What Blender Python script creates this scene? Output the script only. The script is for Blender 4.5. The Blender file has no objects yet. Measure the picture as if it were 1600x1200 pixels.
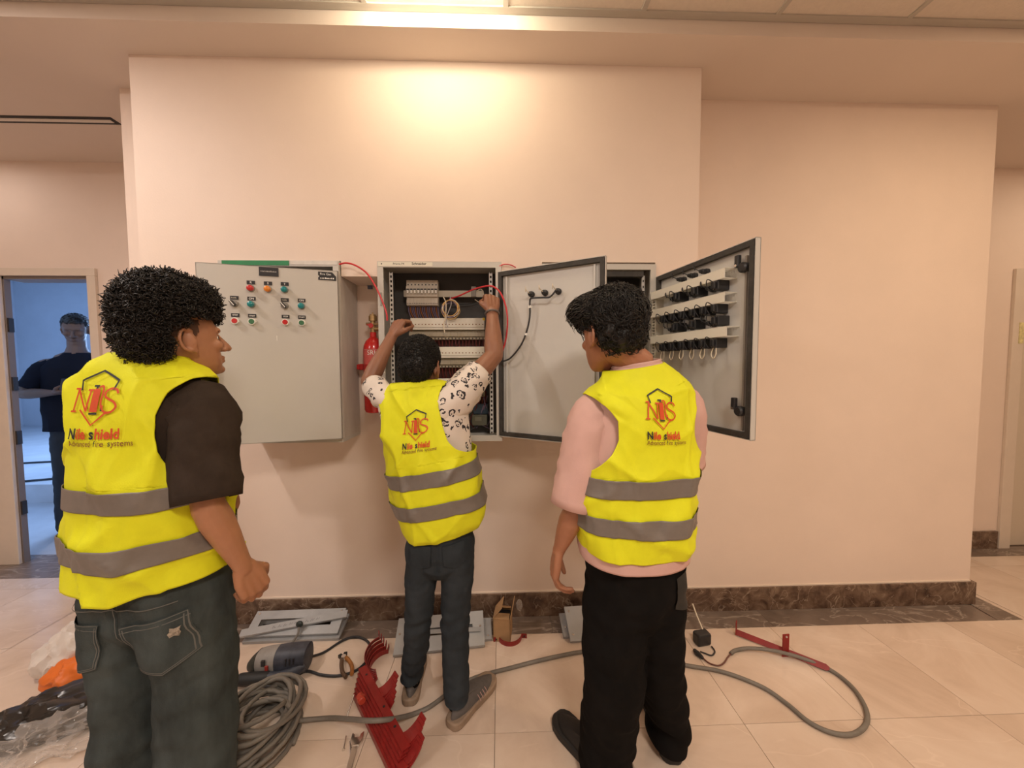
import bpy, bmesh, math, random
import numpy as np
from mathutils import Vector, Matrix, noise
from mathutils.bvhtree import BVHTree

S = bpy.context.scene
COL = S.collection
PI = math.pi
R = math.radians
random.seed(7)

# ------------------------------------------------------------------ camera
# back wall is the plane y = 0, the floor z = 0, x runs to the right, metres
CAM = (0.0, -2.012, 1.46)
FPX, PITCH, YAW, ROLL = 553.0, R(2.82), R(1.84), R(-0.267)
fw = Vector((math.sin(YAW) * math.cos(PITCH), math.cos(YAW) * math.cos(PITCH), -math.sin(PITCH)))
rt = Vector((math.cos(YAW), -math.sin(YAW), 0))
up = rt.cross(fw)
rt, up = rt * math.cos(ROLL) + up * math.sin(ROLL), up * math.cos(ROLL) - rt * math.sin(ROLL)
cd = bpy.data.cameras.new('camera')
cd.sensor_fit = 'HORIZONTAL'; cd.sensor_width = 36.0; cd.lens = 36.0 * FPX / 1600.0
cd.clip_start = 0.02; cd.clip_end = 60
cam = bpy.data.objects.new('camera', cd); COL.objects.link(cam)
m = Matrix((rt, up, -fw)).transposed().to_4x4(); m.translation = CAM
cam.matrix_world = m
S.camera = cam


def ray(px, py):
    return fw + rt * ((px - 800) / FPX) - up * ((py - 600) / FPX)


def G(px, py, z=0.0):                       # survey helper: point of height z seen at a photo pixel
    d = ray(px, py); t = (z - CAM[2]) / d.z
    return Vector((CAM[0] + t * d.x, CAM[1] + t * d.y, z))


def W(px, py, y):                           # survey helper: point of the vertical plane y seen at a photo pixel
    d = ray(px, py); t = (y - CAM[1]) / d.y
    return Vector((CAM[0] + t * d.x, y, CAM[2] + t * d.z))


# ------------------------------------------------------------------ world, lights, exposure
wd = bpy.data.worlds.new('world'); S.world = wd; wd.use_nodes = True
wd.node_tree.nodes['Background'].inputs[0].default_value = (1.0, 0.80, 0.62, 1)
wd.node_tree.nodes['Background'].inputs[1].default_value = 0.05
vs = S.view_settings
vs.view_transform = 'Standard'; vs.look = 'None'; vs.exposure = 0.42; vs.gamma = 1.0
vs.use_curve_mapping = False
WARM = (1.0, 0.86, 0.68)


def area(name, loc, power, size, color, rot=(0, 0, 0), shape='DISK', sy=None, spread=None):
    d = bpy.data.lights.new(name, 'AREA'); d.energy = power; d.shape = shape; d.size = size
    if sy: d.size_y = sy
    d.color = color
    if spread: d.spread = spread
    o = bpy.data.objects.new(name, d); COL.objects.link(o); o.location = loc; o.rotation_euler = rot
    return o


CEIL_LAMPS_AND_FILL = [(-2.25, -1.15, 19, (1, .88, .80)), (2.60, -1.25, 15, (1, .74, .48)), (0.5, -2.9, 40, (1, .88, .76)), (-2.4, -3.3, 30, (1, .90, .83)), (2.9, -3.3, 19, (1, .82, .64)), (-3.6, 0.28, 2.2, (1, .88, .80)), (4.2, -0.1, 5.0, (1, .80, .58))]  # the three rear ones are unseen, added as fill light
for lx in (-0.46, -0.25, -0.04):            # the short batten in front of the step
    ld = bpy.data.lights.new('wall_lamp', 'POINT'); ld.energy = 3.5; ld.shadow_soft_size = 0.05; ld.color = (1, .87, .64)
    lo = bpy.data.objects.new('wall_lamp', ld); COL.objects.link(lo); lo.location = (lx, -0.57, 2.975)
area('daylight_in_side_room', (-5.2, 5.9, 1.9), 260, 3.0, (0.36, 0.58, 1.0), (R(-90), 0, 0), 'RECTANGLE', 2.0)


# ------------------------------------------------------------------ materials
MATS = {}


def nd(t, typ, **kw):
    n = t.nodes.new(typ)
    for k, v in kw.items():
        if k.startswith('_'):
            setattr(n, k[1:], v)
        else:
            n.inputs[k].default_value = v
    return n


def mat(name, col, rough=0.6, metal=0.0, spec=0.5, var=0.0, vscale=6.0, bump=0.0, bscale=60.0, alpha=None,
        trans=0.0, emit=None, estr=0.0, sss=0.0, coat=0.0, detail=5.0, stretch=None):
    if name in MATS:
        return MATS[name]
    M = bpy.data.materials.new(name); M.use_nodes = True
    t = M.node_tree; b = t.nodes['Principled BSDF']
    b.inputs['Base Color'].default_value = (*col, 1)
    b.inputs['Roughness'].default_value = rough
    b.inputs['Metallic'].default_value = metal
    b.inputs['Specular IOR Level'].default_value = spec
    if sss:
        b.inputs['Subsurface Weight'].default_value = sss
        b.inputs['Subsurface Radius'].default_value = (0.012, 0.004, 0.002)
    if coat: b.inputs['Coat Weight'].default_value = coat
    if trans: b.inputs['Transmission Weight'].default_value = trans
    if emit:
        b.inputs['Emission Color'].default_value = (*emit, 1); b.inputs['Emission Strength'].default_value = estr
    if alpha is not None: b.inputs['Alpha'].default_value = alpha
    if var or bump:
        tc = nd(t, 'ShaderNodeTexCoord')
        src = tc.outputs['Object']
        if stretch:
            mp = nd(t, 'ShaderNodeMapping'); mp.inputs['Scale'].default_value = stretch
            t.links.new(src, mp.inputs[0]); src = mp.outputs[0]
    if var:
        n = nd(t, 'ShaderNodeTexNoise', Scale=vscale, Detail=detail, Roughness=0.6); t.links.new(src, n.inputs['Vector'])
        r = nd(t, 'ShaderNodeValToRGB')
        e = r.color_ramp.elements
        e[0].position = 0.3; e[1].position = 0.7
        e[0].color = (*[c * (1 - var) for c in col], 1); e[1].color = (*[min(1, c * (1 + var)) for c in col], 1)
        t.links.new(n.outputs['Fac'], r.inputs[0]); t.links.new(r.outputs[0], b.inputs['Base Color'])
    if bump:
        n2 = nd(t, 'ShaderNodeTexNoise', Scale=bscale, Detail=3.0); t.links.new(src, n2.inputs['Vector'])
        bp = nd(t, 'ShaderNodeBump', Strength=bump, Distance=0.01)
        t.links.new(n2.outputs['Fac'], bp.inputs['Height']); t.links.new(bp.outputs[0], b.inputs['Normal'])
    MATS[name] = M
    return M


def marble(name, stops, scale, vein, veinscale, veinw, rough, offset=False, dist=1.2, vstr=0.5):
    M = bpy.data.materials.new(name); M.use_nodes = True
    t = M.node_tree; b = t.nodes['Principled BSDF']; b.inputs['Roughness'].default_value = rough
    tc = nd(t, 'ShaderNodeTexCoord'); src = tc.outputs['Object']
    if offset:
        oi = nd(t, 'ShaderNodeObjectInfo')
        mu = nd(t, 'ShaderNodeVectorMath', _operation='SCALE'); mu.inputs['Scale'].default_value = 37.0
        cmb = nd(t, 'ShaderNodeCombineXYZ')
        for i in range(3): t.links.new(oi.outputs['Random'], cmb.inputs[i])
        t.links.new(cmb.outputs[0], mu.inputs[0])
        ad = nd(t, 'ShaderNodeVectorMath', _operation='ADD')
        t.links.new(src, ad.inputs[0]); t.links.new(mu.outputs[0], ad.inputs[1]); src = ad.outputs[0]
    n = nd(t, 'ShaderNodeTexNoise', Scale=scale, Detail=7.0, Roughness=0.62, Distortion=dist); t.links.new(src, n.inputs['Vector'])
    r = nd(t, 'ShaderNodeValToRGB'); e = r.color_ramp.elements
    while len(e) < len(stops): e.new(0.5)
    for el, (p, c) in zip(e, stops):
        el.position = p; el.color = (*c, 1)
    t.links.new(n.outputs['Fac'], r.inputs[0])
    n2 = nd(t, 'ShaderNodeTexNoise', Scale=veinscale, Detail=4.0, Roughness=0.5, Distortion=dist * 1.5)
    mp = nd(t, 'ShaderNodeMapping'); mp.inputs['Scale'].default_value = (1.0, 2.2, 1.0); mp.inputs['Rotation'].default_value = (0, 0, 0.5)
    t.links.new(src, mp.inputs[0]); t.links.new(mp.outputs[0], n2.inputs['Vector'])
    sb = nd(t, 'ShaderNodeMath', _operation='SUBTRACT'); sb.inputs[1].default_value = 0.5; t.links.new(n2.outputs['Fac'], sb.inputs[0])
    ab = nd(t, 'ShaderNodeMath', _operation='ABSOLUTE'); t.links.new(sb.outputs[0], ab.inputs[0])
    mr = nd(t, 'ShaderNodeMapRange'); mr.inputs['From Min'].default_value = 0.0; mr.inputs['From Max'].default_value = veinw
    mr.inputs['To Min'].default_value = vstr; mr.inputs['To Max'].default_value = 0.0
    t.links.new(ab.outputs[0], mr.inputs[0])
    mx = nd(t, 'ShaderNodeMixRGB'); mx.inputs[2].default_value = (*vein, 1)
    t.links.new(mr.outputs[0], mx.inputs[0]); t.links.new(r.outputs[0], mx.inputs[1])
    t.links.new(mx.outputs[0], b.inputs['Base Color'])
    MATS[name] = M
    return M


def plastic_film(name, col, opacity, rough=0.15):
    M = bpy.data.materials.new(name); M.use_nodes = True
    t = M.node_tree; b = t.nodes['Principled BSDF']; out = t.nodes['Material Output']
    b.inputs['Base Color'].default_value = (*col, 1); b.inputs['Roughness'].default_value = rough
    tr = nd(t, 'ShaderNodeBsdfTransparent'); mx = nd(t, 'ShaderNodeMixShader')
    fr = nd(t, 'ShaderNodeLayerWeight'); fr.inputs[0].default_value = 0.35
    mr = nd(t, 'ShaderNodeMapRange'); mr.inputs['To Min'].default_value = opacity; mr.inputs['To Max'].default_value = min(1, opacity + 0.5)
    t.links.new(fr.outputs['Facing'], mr.inputs[0]); t.links.new(mr.outputs[0], mx.inputs[0])
    t.links.new(tr.outputs[0], mx.inputs[1]); t.links.new(b.outputs[0], mx.inputs[2]); t.links.new(mx.outputs[0], out.inputs[0])
    MATS[name] = M
    return M


WALLP = mat('wall_paint', (0.80, 0.662, 0.565), 0.62, var=0.025, vscale=3, bump=0.04, bscale=120)
CEILP = mat('ceiling_paint', (0.74, 0.64, 0.56), 0.7, var=0.02, vscale=2)
TILEC = mat('ceiling_tile', (0.72, 0.64, 0.55), 0.85, var=0.04, vscale=40, bump=0.2, bscale=200)
TBAR = mat('ceiling_bar', (0.50, 0.46, 0.40), 0.5)
marble('floor_marble', [(0.25, (0.56, 0.42, 0.32)), (0.5, (0.70, 0.555, 0.445)), (0.75, (0.79, 0.66, 0.55))], 1.7, (0.86, 0.72, 0.60), 0.6, 0.006, 0.20, True, vstr=0.35)
marble('brown_marble', [(0.28, (0.035, 0.018, 0.012)), (0.45, (0.11, 0.065, 0.043)), (0.6, (0.19, 0.125, 0.085)), (0.78, (0.34, 0.25, 0.18))], 13, (0.55, 0.43, 0.32), 7, 0.012, 0.25, False, 0.6, 0.4)
marble('border_marble', [(0.25, (0.13, 0.095, 0.075)), (0.55, (0.20, 0.15, 0.12)), (0.8, (0.27, 0.21, 0.17))], 7, (0.50, 0.42, 0.35), 3.0, 0.018, 0.3, True, 0.8, 0.6)
GROUT = mat('grout', (0.27, 0.19, 0.14), 0.9)
DOORF = mat('door_frame_paint', (0.70, 0.60, 0.50), 0.45, var=0.03, vscale=9)
ROOMW = mat('side_room_plaster', (0.62, 0.64, 0.68), 0.9, var=0.05, vscale=2)
ROOMF = mat('side_room_floor', (0.55, 0.56, 0.58), 0.45, var=0.1, vscale=3)
STEEL = mat('grey_powder_coat', (0.56, 0.535, 0.49), 0.42, var=0.02, vscale=4, bump=0.03, bscale=400)
STEELI = mat('inner_grey_coat', (0.60, 0.585, 0.55), 0.4, var=0.02, vscale=4)
STEELD = mat('plate_grey', (0.36, 0.365, 0.37), 0.42, metal=0.25, var=0.10, vscale=14)
BLACK = mat('black_plastic', (0.02, 0.02, 0.022), 0.42)
RUBBER = mat('rubber_gasket', (0.045, 0.04, 0.035), 0.7, var=0.3, vscale=30)
DARKPL = mat('dark_backplate', (0.05, 0.047, 0.045), 0.6, var=0.2, vscale=5)
CREAM = mat('cream_plastic', (0.80, 0.76, 0.66), 0.45)
BEIGE = mat('beige_plastic', (0.50, 0.45, 0.36), 0.5)
BEIGED = mat('beige_breaker', (0.40, 0.35, 0.26), 0.5)
WHITEP = mat('white_plastic', (0.85, 0.83, 0.78), 0.4)
REDP = mat('red_plastic', (0.55, 0.02, 0.02), 0.35, coat=0.3)
ORANGEP = mat('orange_plastic', (0.80, 0.25, 0.02), 0.35, coat=0.3)
TEALP = mat('teal_plastic', (0.0, 0.22, 0.24), 0.3, coat=0.4)
GREENP = mat('green_plastic', (0.05, 0.17, 0.08), 0.4)
GREENT = mat('green_tape', (0.01, 0.22, 0.07), 0.5, var=0.1, vscale=30)
CHROME = mat('chrome', (0.75, 0.73, 0.70), 0.22, metal=1.0)
BRASS = mat('aged_brass', (0.42, 0.28, 0.13), 0.4, metal=0.7, var=0.25, vscale=60)
REDPAINT = mat('extinguisher_red', (0.60, 0.012, 0.012), 0.25, coat=0.5)
REDLAB = mat('extinguisher_label', (0.56, 0.10, 0.09), 0.4, var=0.1, vscale=50)
REDBR = mat('red_bracket_paint', (0.26, 0.016, 0.014), 0.42, var=0.2, vscale=18)
WIRER = mat('red_wire', (0.60, 0.03, 0.04), 0.4)
WIREDR = mat('dark_red_wire', (0.12, 0.015, 0.012), 0.5)
WIREB = mat('black_wire', (0.025, 0.025, 0.028), 0.45)
WIREY = mat('yellow_wire', (0.70, 0.42, 0.13), 0.45)
WIREC = mat('cream_wire', (0.75, 0.66, 0.50), 0.45)
WIREV = mat('violet_wire', (0.20, 0.15, 0.24), 0.45)
CABLE = mat('grey_cable', (0.185, 0.165, 0.14), 0.55, var=0.12, vscale=20)
CARD = mat('cardboard', (0.42, 0.25, 0.12), 0.85, var=0.08, vscale=20, bump=0.1, bscale=300)
VEST = mat('hi_vis_yellow', (0.74, 0.76, 0.018), 0.62, spec=0.25, var=0.03, vscale=30, bump=0.12, bscale=500)
VESTE = mat('hi_vis_piping', (0.84, 0.82, 0.05), 0.6)
REFL = mat('reflective_tape', (0.175, 0.15, 0.13), 0.42, var=0.05, vscale=60, bump=0.05, bscale=900)
INKR = mat('ink_red', (0.62, 0.075, 0.015), 0.6)
INKK = mat('ink_black', (0.018, 0.02, 0.022), 0.6)
INKB = mat('ink_brown', (0.24, 0.09, 0.015), 0.6)
JEANS = mat('faded_dark_denim', (0.056, 0.068, 0.068), 0.9, spec=0.1, var=0.42, vscale=9, bump=0.25, bscale=700, stretch=(1, 1, 0.35))
JEANS2 = mat('slim_dark_denim', (0.034, 0.041, 0.048), 0.9, spec=0.1, var=0.25, vscale=9, bump=0.25, bscale=700, stretch=(1, 1, 0.4))
BLACKP = mat('black_cotton', (0.008, 0.007, 0.0065), 0.95, spec=0.08, var=0.25, vscale=10)
SHIRTB = mat('charcoal_brown_tee', (0.042, 0.030, 0.023), 0.95, spec=0.1, var=0.2, vscale=14, bump=0.1, bscale=500)
SHIRTP = mat('dusty_pink_tee', (0.63, 0.40, 0.355), 0.95, spec=0.15, var=0.04, vscale=14, bump=0.1, bscale=500)
SKIN_A = mat('skin_a', (0.40, 0.185, 0.098), 0.5, sss=0.12, var=0.06, vscale=25)
SKIN_B = mat('skin_b', (0.27, 0.118, 0.064), 0.48, sss=0.1, var=0.06, vscale=25)
SKIN_C = mat('skin_c', (0.36, 0.155, 0.083), 0.5, sss=0.12, var=0.06, vscale=25)
SKIN_SHADED = mat('skin_shaded', (0.12, 0.07, 0.05), 0.55)  # shade put into the colour: skin darkened for a silhouetted face
HAIR = mat('black_hair', (0.014, 0.0105, 0.008), 0.5, spec=0.4)
HAIR2 = mat('near_black_hair', (0.011, 0.009, 0.007), 0.48, spec=0.4)
EYEW = mat('eye_white', (0.75, 0.70, 0.66), 0.2)
EYEK = mat('eye_iris', (0.03, 0.015, 0.01), 0.1)
NAVY = mat('navy_cotton', (0.010, 0.012, 0.020), 0.95, spec=0.1)
SOLE = mat('dusty_sole', (0.30, 0.215, 0.15), 0.8, var=0.15, vscale=30)
SHOEG = mat('grey_knit_shoe', (0.125, 0.112, 0.105), 0.9, var=0.12, vscale=40, bump=0.2, bscale=600)
SHOEK = mat('black_shoe', (0.012, 0.011, 0.011), 0.6)
BAGW = plastic_film('white_bag_film', (0.80, 0.74, 0.68), 0.62, 0.3)
BAGC = plastic_film('clear_film', (0.75, 0.68, 0.62), 0.16, 0.08)
BAGK = mat('black_bag_film', (0.025, 0.02, 0.016), 0.28, var=0.4, vscale=12)
BAGO = mat('orange_bag_film', (0.72, 0.16, 0.02), 0.45)
TOOLB = mat('tool_blue_grey', (0.045, 0.050, 0.068), 0.5, var=0.4, vscale=22)
TOOLG = mat('tool_light_grey', (0.27, 0.25, 0.23), 0.5, var=0.15, vscale=22)
TOOLD = mat('tool_dark_green', (0.022, 0.03, 0.026), 0.5)


def floral():
    M = bpy.data.materials.new('floral_print'); M.use_nodes = True
    t = M.node_tree; b = t.nodes['Principled BSDF']; b.inputs['Roughness'].default_value = 0.85
    tc = nd(t, 'ShaderNodeTexCoord')
    nz = nd(t, 'ShaderNodeTexNoise', Scale=26.0, Detail=2.0)
    mixv = nd(t, 'ShaderNodeMixRGB'); mixv.inputs[0].default_value = 0.035
    t.links.new(tc.outputs['Object'], nz.inputs['Vector']); t.links.new(tc.outputs['Object'], mixv.inputs[1]); t.links.new(nz.outputs['Color'], mixv.inputs[2])
    v = nd(t, 'ShaderNodeTexVoronoi', _feature='F1', Scale=28.0); t.links.new(mixv.outputs[0], v.inputs['Vector'])
    # flower rings: a band of distances around each cell centre, broken up into petals
    r = nd(t, 'ShaderNodeValToRGB'); r.color_ramp.interpolation = 'CONSTANT'
    e = r.color_ramp.elements; e[0].position = 0; e[0].color = (1, 1, 1, 1)
    e[1].position = 0.13; e[1].color = (0, 0, 0, 1)
    for p, c in ((0.24, 1), (0.41, 0)):
        k = e.new(p); k.color = (c, c, c, 1)
    t.links.new(v.outputs['Distance'], r.inputs[0])
    n2 = nd(t, 'ShaderNodeTexNoise', Scale=75.0, Detail=1.0); t.links.new(tc.outputs['Object'], n2.inputs['Vector'])
    gt = nd(t, 'ShaderNodeMath', _operation='GREATER_THAN'); gt.inputs[1].default_value = 0.43; t.links.new(n2.outputs['Fac'], gt.inputs[0])
    n3 = nd(t, 'ShaderNodeTexNoise', Scale=10.0, Detail=1.0); t.links.new(tc.outputs['Object'], n3.inputs['Vector'])
    g3 = nd(t, 'ShaderNodeMath', _operation='GREATER_THAN'); g3.inputs[1].default_value = 0.25; t.links.new(n3.outputs['Fac'], g3.inputs[0])
    mu = nd(t, 'ShaderNodeMath', _operation='MULTIPLY'); t.links.new(r.outputs[0], mu.inputs[0]); t.links.new(gt.outputs[0], mu.inputs[1])
    m3 = nd(t, 'ShaderNodeMath', _operation='MULTIPLY'); t.links.new(mu.outputs[0], m3.inputs[0]); t.links.new(g3.outputs[0], m3.inputs[1])
    mx = nd(t, 'ShaderNodeMixRGB'); mx.inputs[1].default_value = (0.72, 0.64, 0.57, 1); mx.inputs[2].default_value = (0.03, 0.025, 0.03, 1)
    t.links.new(m3.outputs[0], mx.inputs[0]); t.links.new(mx.outputs[0], b.inputs['Base Color'])
    return M


FLORAL = floral()


# ------------------------------------------------------------------ geometry helpers
class MB:
    def __init__(s):
        s.v = []; s.f = []

    def add(s, vs_, fs_):
        o = len(s.v); s.v += [tuple(x) for x in vs_]; s.f += [tuple(i + o for i in q) for q in fs_]
        return s

    def box(s, c, d, M=None):
        c = Vector(c); d = Vector(d) / 2
        P = [Vector((sx * d.x, sy * d.y, sz * d.z)) for sx in (-1, 1) for sy in (-1, 1) for sz in (-1, 1)]
        P = [(M @ p if M else p) + c for p in P]
        return s.add(P, [(0, 1, 3, 2), (4, 6, 7, 5), (0, 4, 5, 1), (2, 3, 7, 6), (0, 2, 6, 4), (1, 5, 7, 3)])

    def bx(s, x0, x1, y0, y1, z0, z1):
        return s.box(((x0 + x1) / 2, (y0 + y1) / 2, (z0 + z1) / 2), (abs(x1 - x0), abs(y1 - y0), abs(z1 - z0)))

    def prism(s, poly, h, M=None):          # 2-D polygon in xy (counter-clockwise), extruded along z by h
        n = len(poly); M = M or Matrix()
        P = [M @ Vector((x, y, 0)) for x, y in poly] + [M @ Vector((x, y, h)) for x, y in poly]
        return s.add(P, [tuple(range(n - 1, -1, -1)), tuple(range(n, 2 * n))] + [(i, (i + 1) % n, n + (i + 1) % n, n + i) for i in range(n)])

    def lathe(s, prof, n=24, M=None):       # profile (r, z) around z
        M = M or Matrix(); P = []; Fc = []
        for r, z in prof:
            for k in range(n):
                a = 2 * PI * k / n; P.append(M @ Vector((r * math.cos(a), r * math.sin(a), z)))
        for i in range(len(prof) - 1):
            for k in range(n):
                Fc.append((i * n + k, i * n + (k + 1) % n, (i + 1) * n + (k + 1) % n, (i + 1) * n + k))
        Fc.append(tuple(range(n - 1, -1, -1))); Fc.append(tuple(range((len(prof) - 1) * n, len(prof) * n)))
        return s.add(P, Fc)

    def tube(s, pts, r, n=8, ref=None, caps='flat', flat=1.0):
        pts = [Vector(p) for p in pts]; m_ = len(pts)
        rr = list(r) if hasattr(r, '__len__') else [r] * m_
        rr = [(q if hasattr(q, '__len__') else (q, q * flat)) for q in rr]
        T = []
        for i in range(m_):
            d = pts[min(i + 1, m_ - 1)] - pts[max(i - 1, 0)]
            T.append(d.normalized() if d.length > 1e-9 else Vector((0, 0, 1)))
        if caps == 'round':
            d0, d1 = T[0], T[-1]; r0, r1 = rr[0], rr[-1]; q0 = min(r0); q1 = min(r1)
            pre = [(pts[0] - d0 * q0 * math.sin(a), (r0[0] * math.cos(a), r0[1] * math.cos(a))) for a in (1.35, 0.95, 0.5)]
            post = [(pts[-1] + d1 * q1 * math.sin(a), (r1[0] * math.cos(a), r1[1] * math.cos(a))) for a in (0.5, 0.95, 1.35)]
            pts = [p for p, _ in pre] + pts + [p for p, _ in post]
            rr = [q for _, q in pre] + rr + [q for _, q in post]
            T = [d0] * 3 + T + [d1] * 3; m_ = len(pts)
        u = Vector(ref) if ref else (Vector((0, 0, 1)) if abs(T[0].z) < 0.9 else Vector((1, 0, 0)))
        P = []
        for i in range(m_):
            t_ = T[i]; u = (u - t_ * u.dot(t_))
            if u.length < 1e-6: u = t_.orthogonal()
            u.normalize(); w = t_.cross(u)
            a, b = rr[i]
            for k in range(n):
                g = 2 * PI * k / n; P.append(pts[i] + u * (a * math.cos(g)) + w * (b * math.sin(g)))
        Fc = [(i * n + k, i * n + (k + 1) % n, (i + 1) * n + (k + 1) % n, (i + 1) * n + k) for i in range(m_ - 1) for k in range(n)]
        if caps:
            Fc += [tuple(range(n - 1, -1, -1)), tuple(range((m_ - 1) * n, m_ * n))]
        return s.add(P, Fc)

    def ell(s, c, r, M=None, n=20, m_=12):
        c = Vector(c); P = []; Fc = []
        for i in range(1, m_):
            a = PI * i / m_ - PI / 2
            for k in range(n):
                g = 2 * PI * k / n
                p = Vector((r[0] * math.cos(a) * math.cos(g), r[1] * math.cos(a) * math.sin(g), r[2] * math.sin(a)))
                P.append((M @ p if M else p) + c)
        for i in range(m_ - 2):
            for k in range(n):
                Fc.append((i * n + k, i * n + (k + 1) % n, (i + 1) * n + (k + 1) % n, (i + 1) * n + k))
        Fc += [tuple(range(n - 1, -1, -1)), tuple(range((m_ - 2) * n, (m_ - 1) * n))]
        return s.add(P, Fc)

    def rings(s, L, closed=True, caps=True):
        n = len(L[0]); P = [p for r in L for p in r]
        Fc = [(i * n + k, i * n + (k + 1) % n, (i + 1) * n + (k + 1) % n, (i + 1) * n + k) for i in range(len(L) - 1) for k in range(n if closed else n - 1)]
        if caps: Fc += [tuple(range(n - 1, -1, -1)), tuple(range((len(L) - 1) * n, len(L) * n))]
        return s.add(P, Fc)

    def xf(s, M):
        s.v = [tuple(M @ Vector(p)) for p in s.v]; return s

    def mesh(s, name, sharp=35, smooth=True):
        me = bpy.data.meshes.new(name); me.from_pydata(s.v, [], s.f); me.validate(); me.update()
        if smooth and len(me.polygons):
            me.polygons.foreach_set('use_smooth', [True] * len(me.polygons))
            if sharp: me.set_sharp_from_angle(angle=R(sharp))
        return me

    def build(s, name, material, parent=None, loc=None, rot=None, bevel=0, sharp=35, smooth=True, solid=0, weld=0, kind=None, label=None):
        me = s.mesh(name, sharp, smooth)
        return link(name, me, material, parent, loc, rot, bevel, solid, weld, kind, label)


def link(name, me, material, parent=None, loc=None, rot=None, bevel=0, solid=0, weld=0, kind=None, label=None):
    if material is not None and not len(me.materials): me.materials.append(material)
    o = bpy.data.objects.new(name, me); COL.objects.link(o)
    if parent: o.parent = parent
    if loc is not None: o.location = loc
    if rot is not None: o.rotation_euler = rot
    if weld:
        w = o.modifiers.new('weld', 'WELD'); w.merge_threshold = weld
    if solid:
        w = o.modifiers.new('solid', 'SOLIDIFY'); w.thickness = solid; w.offset = 0
    if bevel:
        w = o.modifiers.new('bevel', 'BEVEL'); w.width = bevel; w.segments = 2; w.limit_method = 'ANGLE'
    if kind: o['kind'] = kind
    if label: o['label'] = label
    return o


def tag(o, label, cat, group=None, kind=None):
    o['label'] = label; o['category'] = cat
    if group: o['group'] = group
    if kind: o['kind'] = kind
    return o


def empty(name, loc=(0, 0, 0), rz=0.0):
    o = bpy.data.objects.new(name, None); COL.objects.link(o); o.location = loc; o.rotation_euler = (0, 0, rz); o.empty_display_size = 0.1
    return o


def struct(o):
    o['kind'] = 'structure'; return o


def catmull(pts, sub=8, closed=False):
    P = [Vector(p) for p in pts]; out = []; n = len(P)
    rng = range(n if closed else n - 1)
    for i in rng:
        p0 = P[(i - 1) % n] if (closed or i > 0) else P[0] * 2 - P[1]
        p1 = P[i]; p2 = P[(i + 1) % n]
        p3 = P[(i + 2) % n] if (closed or i + 2 < n) else P[-1] * 2 - P[-2]
        for k in range(sub):
            t = k / sub
            out.append(0.5 * ((2 * p1) + (p2 - p0) * t + (2 * p0 - 5 * p1 + 4 * p2 - p3) * t * t + (3 * p1 - p0 - 3 * p2 + p3) * t ** 3))
    if not closed: out.append(P[-1])
    return out


def text_geo(txt, size, bold=0.0, align='CENTER', shear=0.0):
    cu = bpy.data.curves.new('txt', 'FONT'); cu.body = txt; cu.size = size; cu.align_x = align; cu.offset = bold; cu.shear = shear
    cu.resolution_u = 3
    o = bpy.data.objects.new('txt', cu); COL.objects.link(o)
    dg = bpy.context.evaluated_depsgraph_get()
    me = bpy.data.meshes.new_from_object(o.evaluated_get(dg))
    vs_ = [(v.co.x, v.co.y) for v in me.vertices]; fs_ = [tuple(p.vertices) for p in me.polygons]
    bpy.data.objects.remove(o); bpy.data.curves.remove(cu); bpy.data.meshes.remove(me)
    return vs_, fs_


def lettering(txt, size, material, parent, M, bold=0.0, name='lettering', depth=0.0):
    v, f = text_geo(txt, size, bold)
    b = MB(); b.add([M @ Vector((x, y, 0)) for x, y in v], f)
    return b.build(name, material, parent, smooth=False)


def dashes(parent, M, width, h, n, material, seed=1):
    # print too small to read: a row of uneven little marks
    rnd = random.Random(seed); b = MB(); x = -width / 2; step = width / n
    for _ in range(n):
        w = step * rnd.uniform(.45, .85); k = h * rnd.uniform(.6, 1.0)
        b.add([M @ Vector(p) for p in ((x, 0, 0), (x + w, 0, 0), (x + w, k, 0), (x, k, 0))], [(0, 1, 2, 3)]); x += step
    return b.build('lettering', material, parent, smooth=False, kind='stuff')


def remeshed(mb, voxel, smooth=2, factor=0.5):
    me = mb.mesh('tmp', smooth=False)
    o = bpy.data.objects.new('tmp', me); COL.objects.link(o)
    r = o.modifiers.new('r', 'REMESH'); r.mode = 'VOXEL'; r.voxel_size = voxel
    if smooth:
        s_ = o.modifiers.new('s', 'SMOOTH'); s_.iterations = smooth; s_.factor = factor
    dg = bpy.context.evaluated_depsgraph_get()
    out = bpy.data.meshes.new_from_object(o.evaluated_get(dg))
    bpy.data.objects.remove(o); bpy.data.meshes.remove(me)
    out.polygons.foreach_set('use_smooth', [True] * len(out.polygons))
    out.materials.clear()
    return out


def fbm(p, s, o=2):
    v = 0; a = 1
    for _ in range(o):
        v += a * noise.noise(Vector(p) * s); a *= 0.5; s *= 2.1
    return v


# rotation that takes the xy plane of a drawing to the upright plane facing -y (towards the camera)
UPRIGHT = Matrix(((1, 0, 0, 0), (0, 0, -1, 0), (0, 1, 0, 0), (0, 0, 0, 1)))
# ------------------------------------------------------------------ the room shell
ZS, ZT = 2.94, 3.003                         # plaster soffit, tiled ceiling
for i, (x, y, p, lc) in enumerate(CEIL_LAMPS_AND_FILL):
    z = ZS - 0.006 if y > -0.38 else ZT - 0.008
    area('downlight_or_fill_%d' % (i + 1), (x, y, z), p, 0.13 if y > -2 else 0.58, lc, shape='DISK' if y > -2 else 'SQUARE')


def sbox(name, x0, x1, y0, y1, z0, z1, material, parent=None, bevel=0):
    o = MB().bx(x0, x1, y0, y1, z0, z1).build(name, material, parent, smooth=False, bevel=bevel)
    if not parent: struct(o)
    return o


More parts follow.
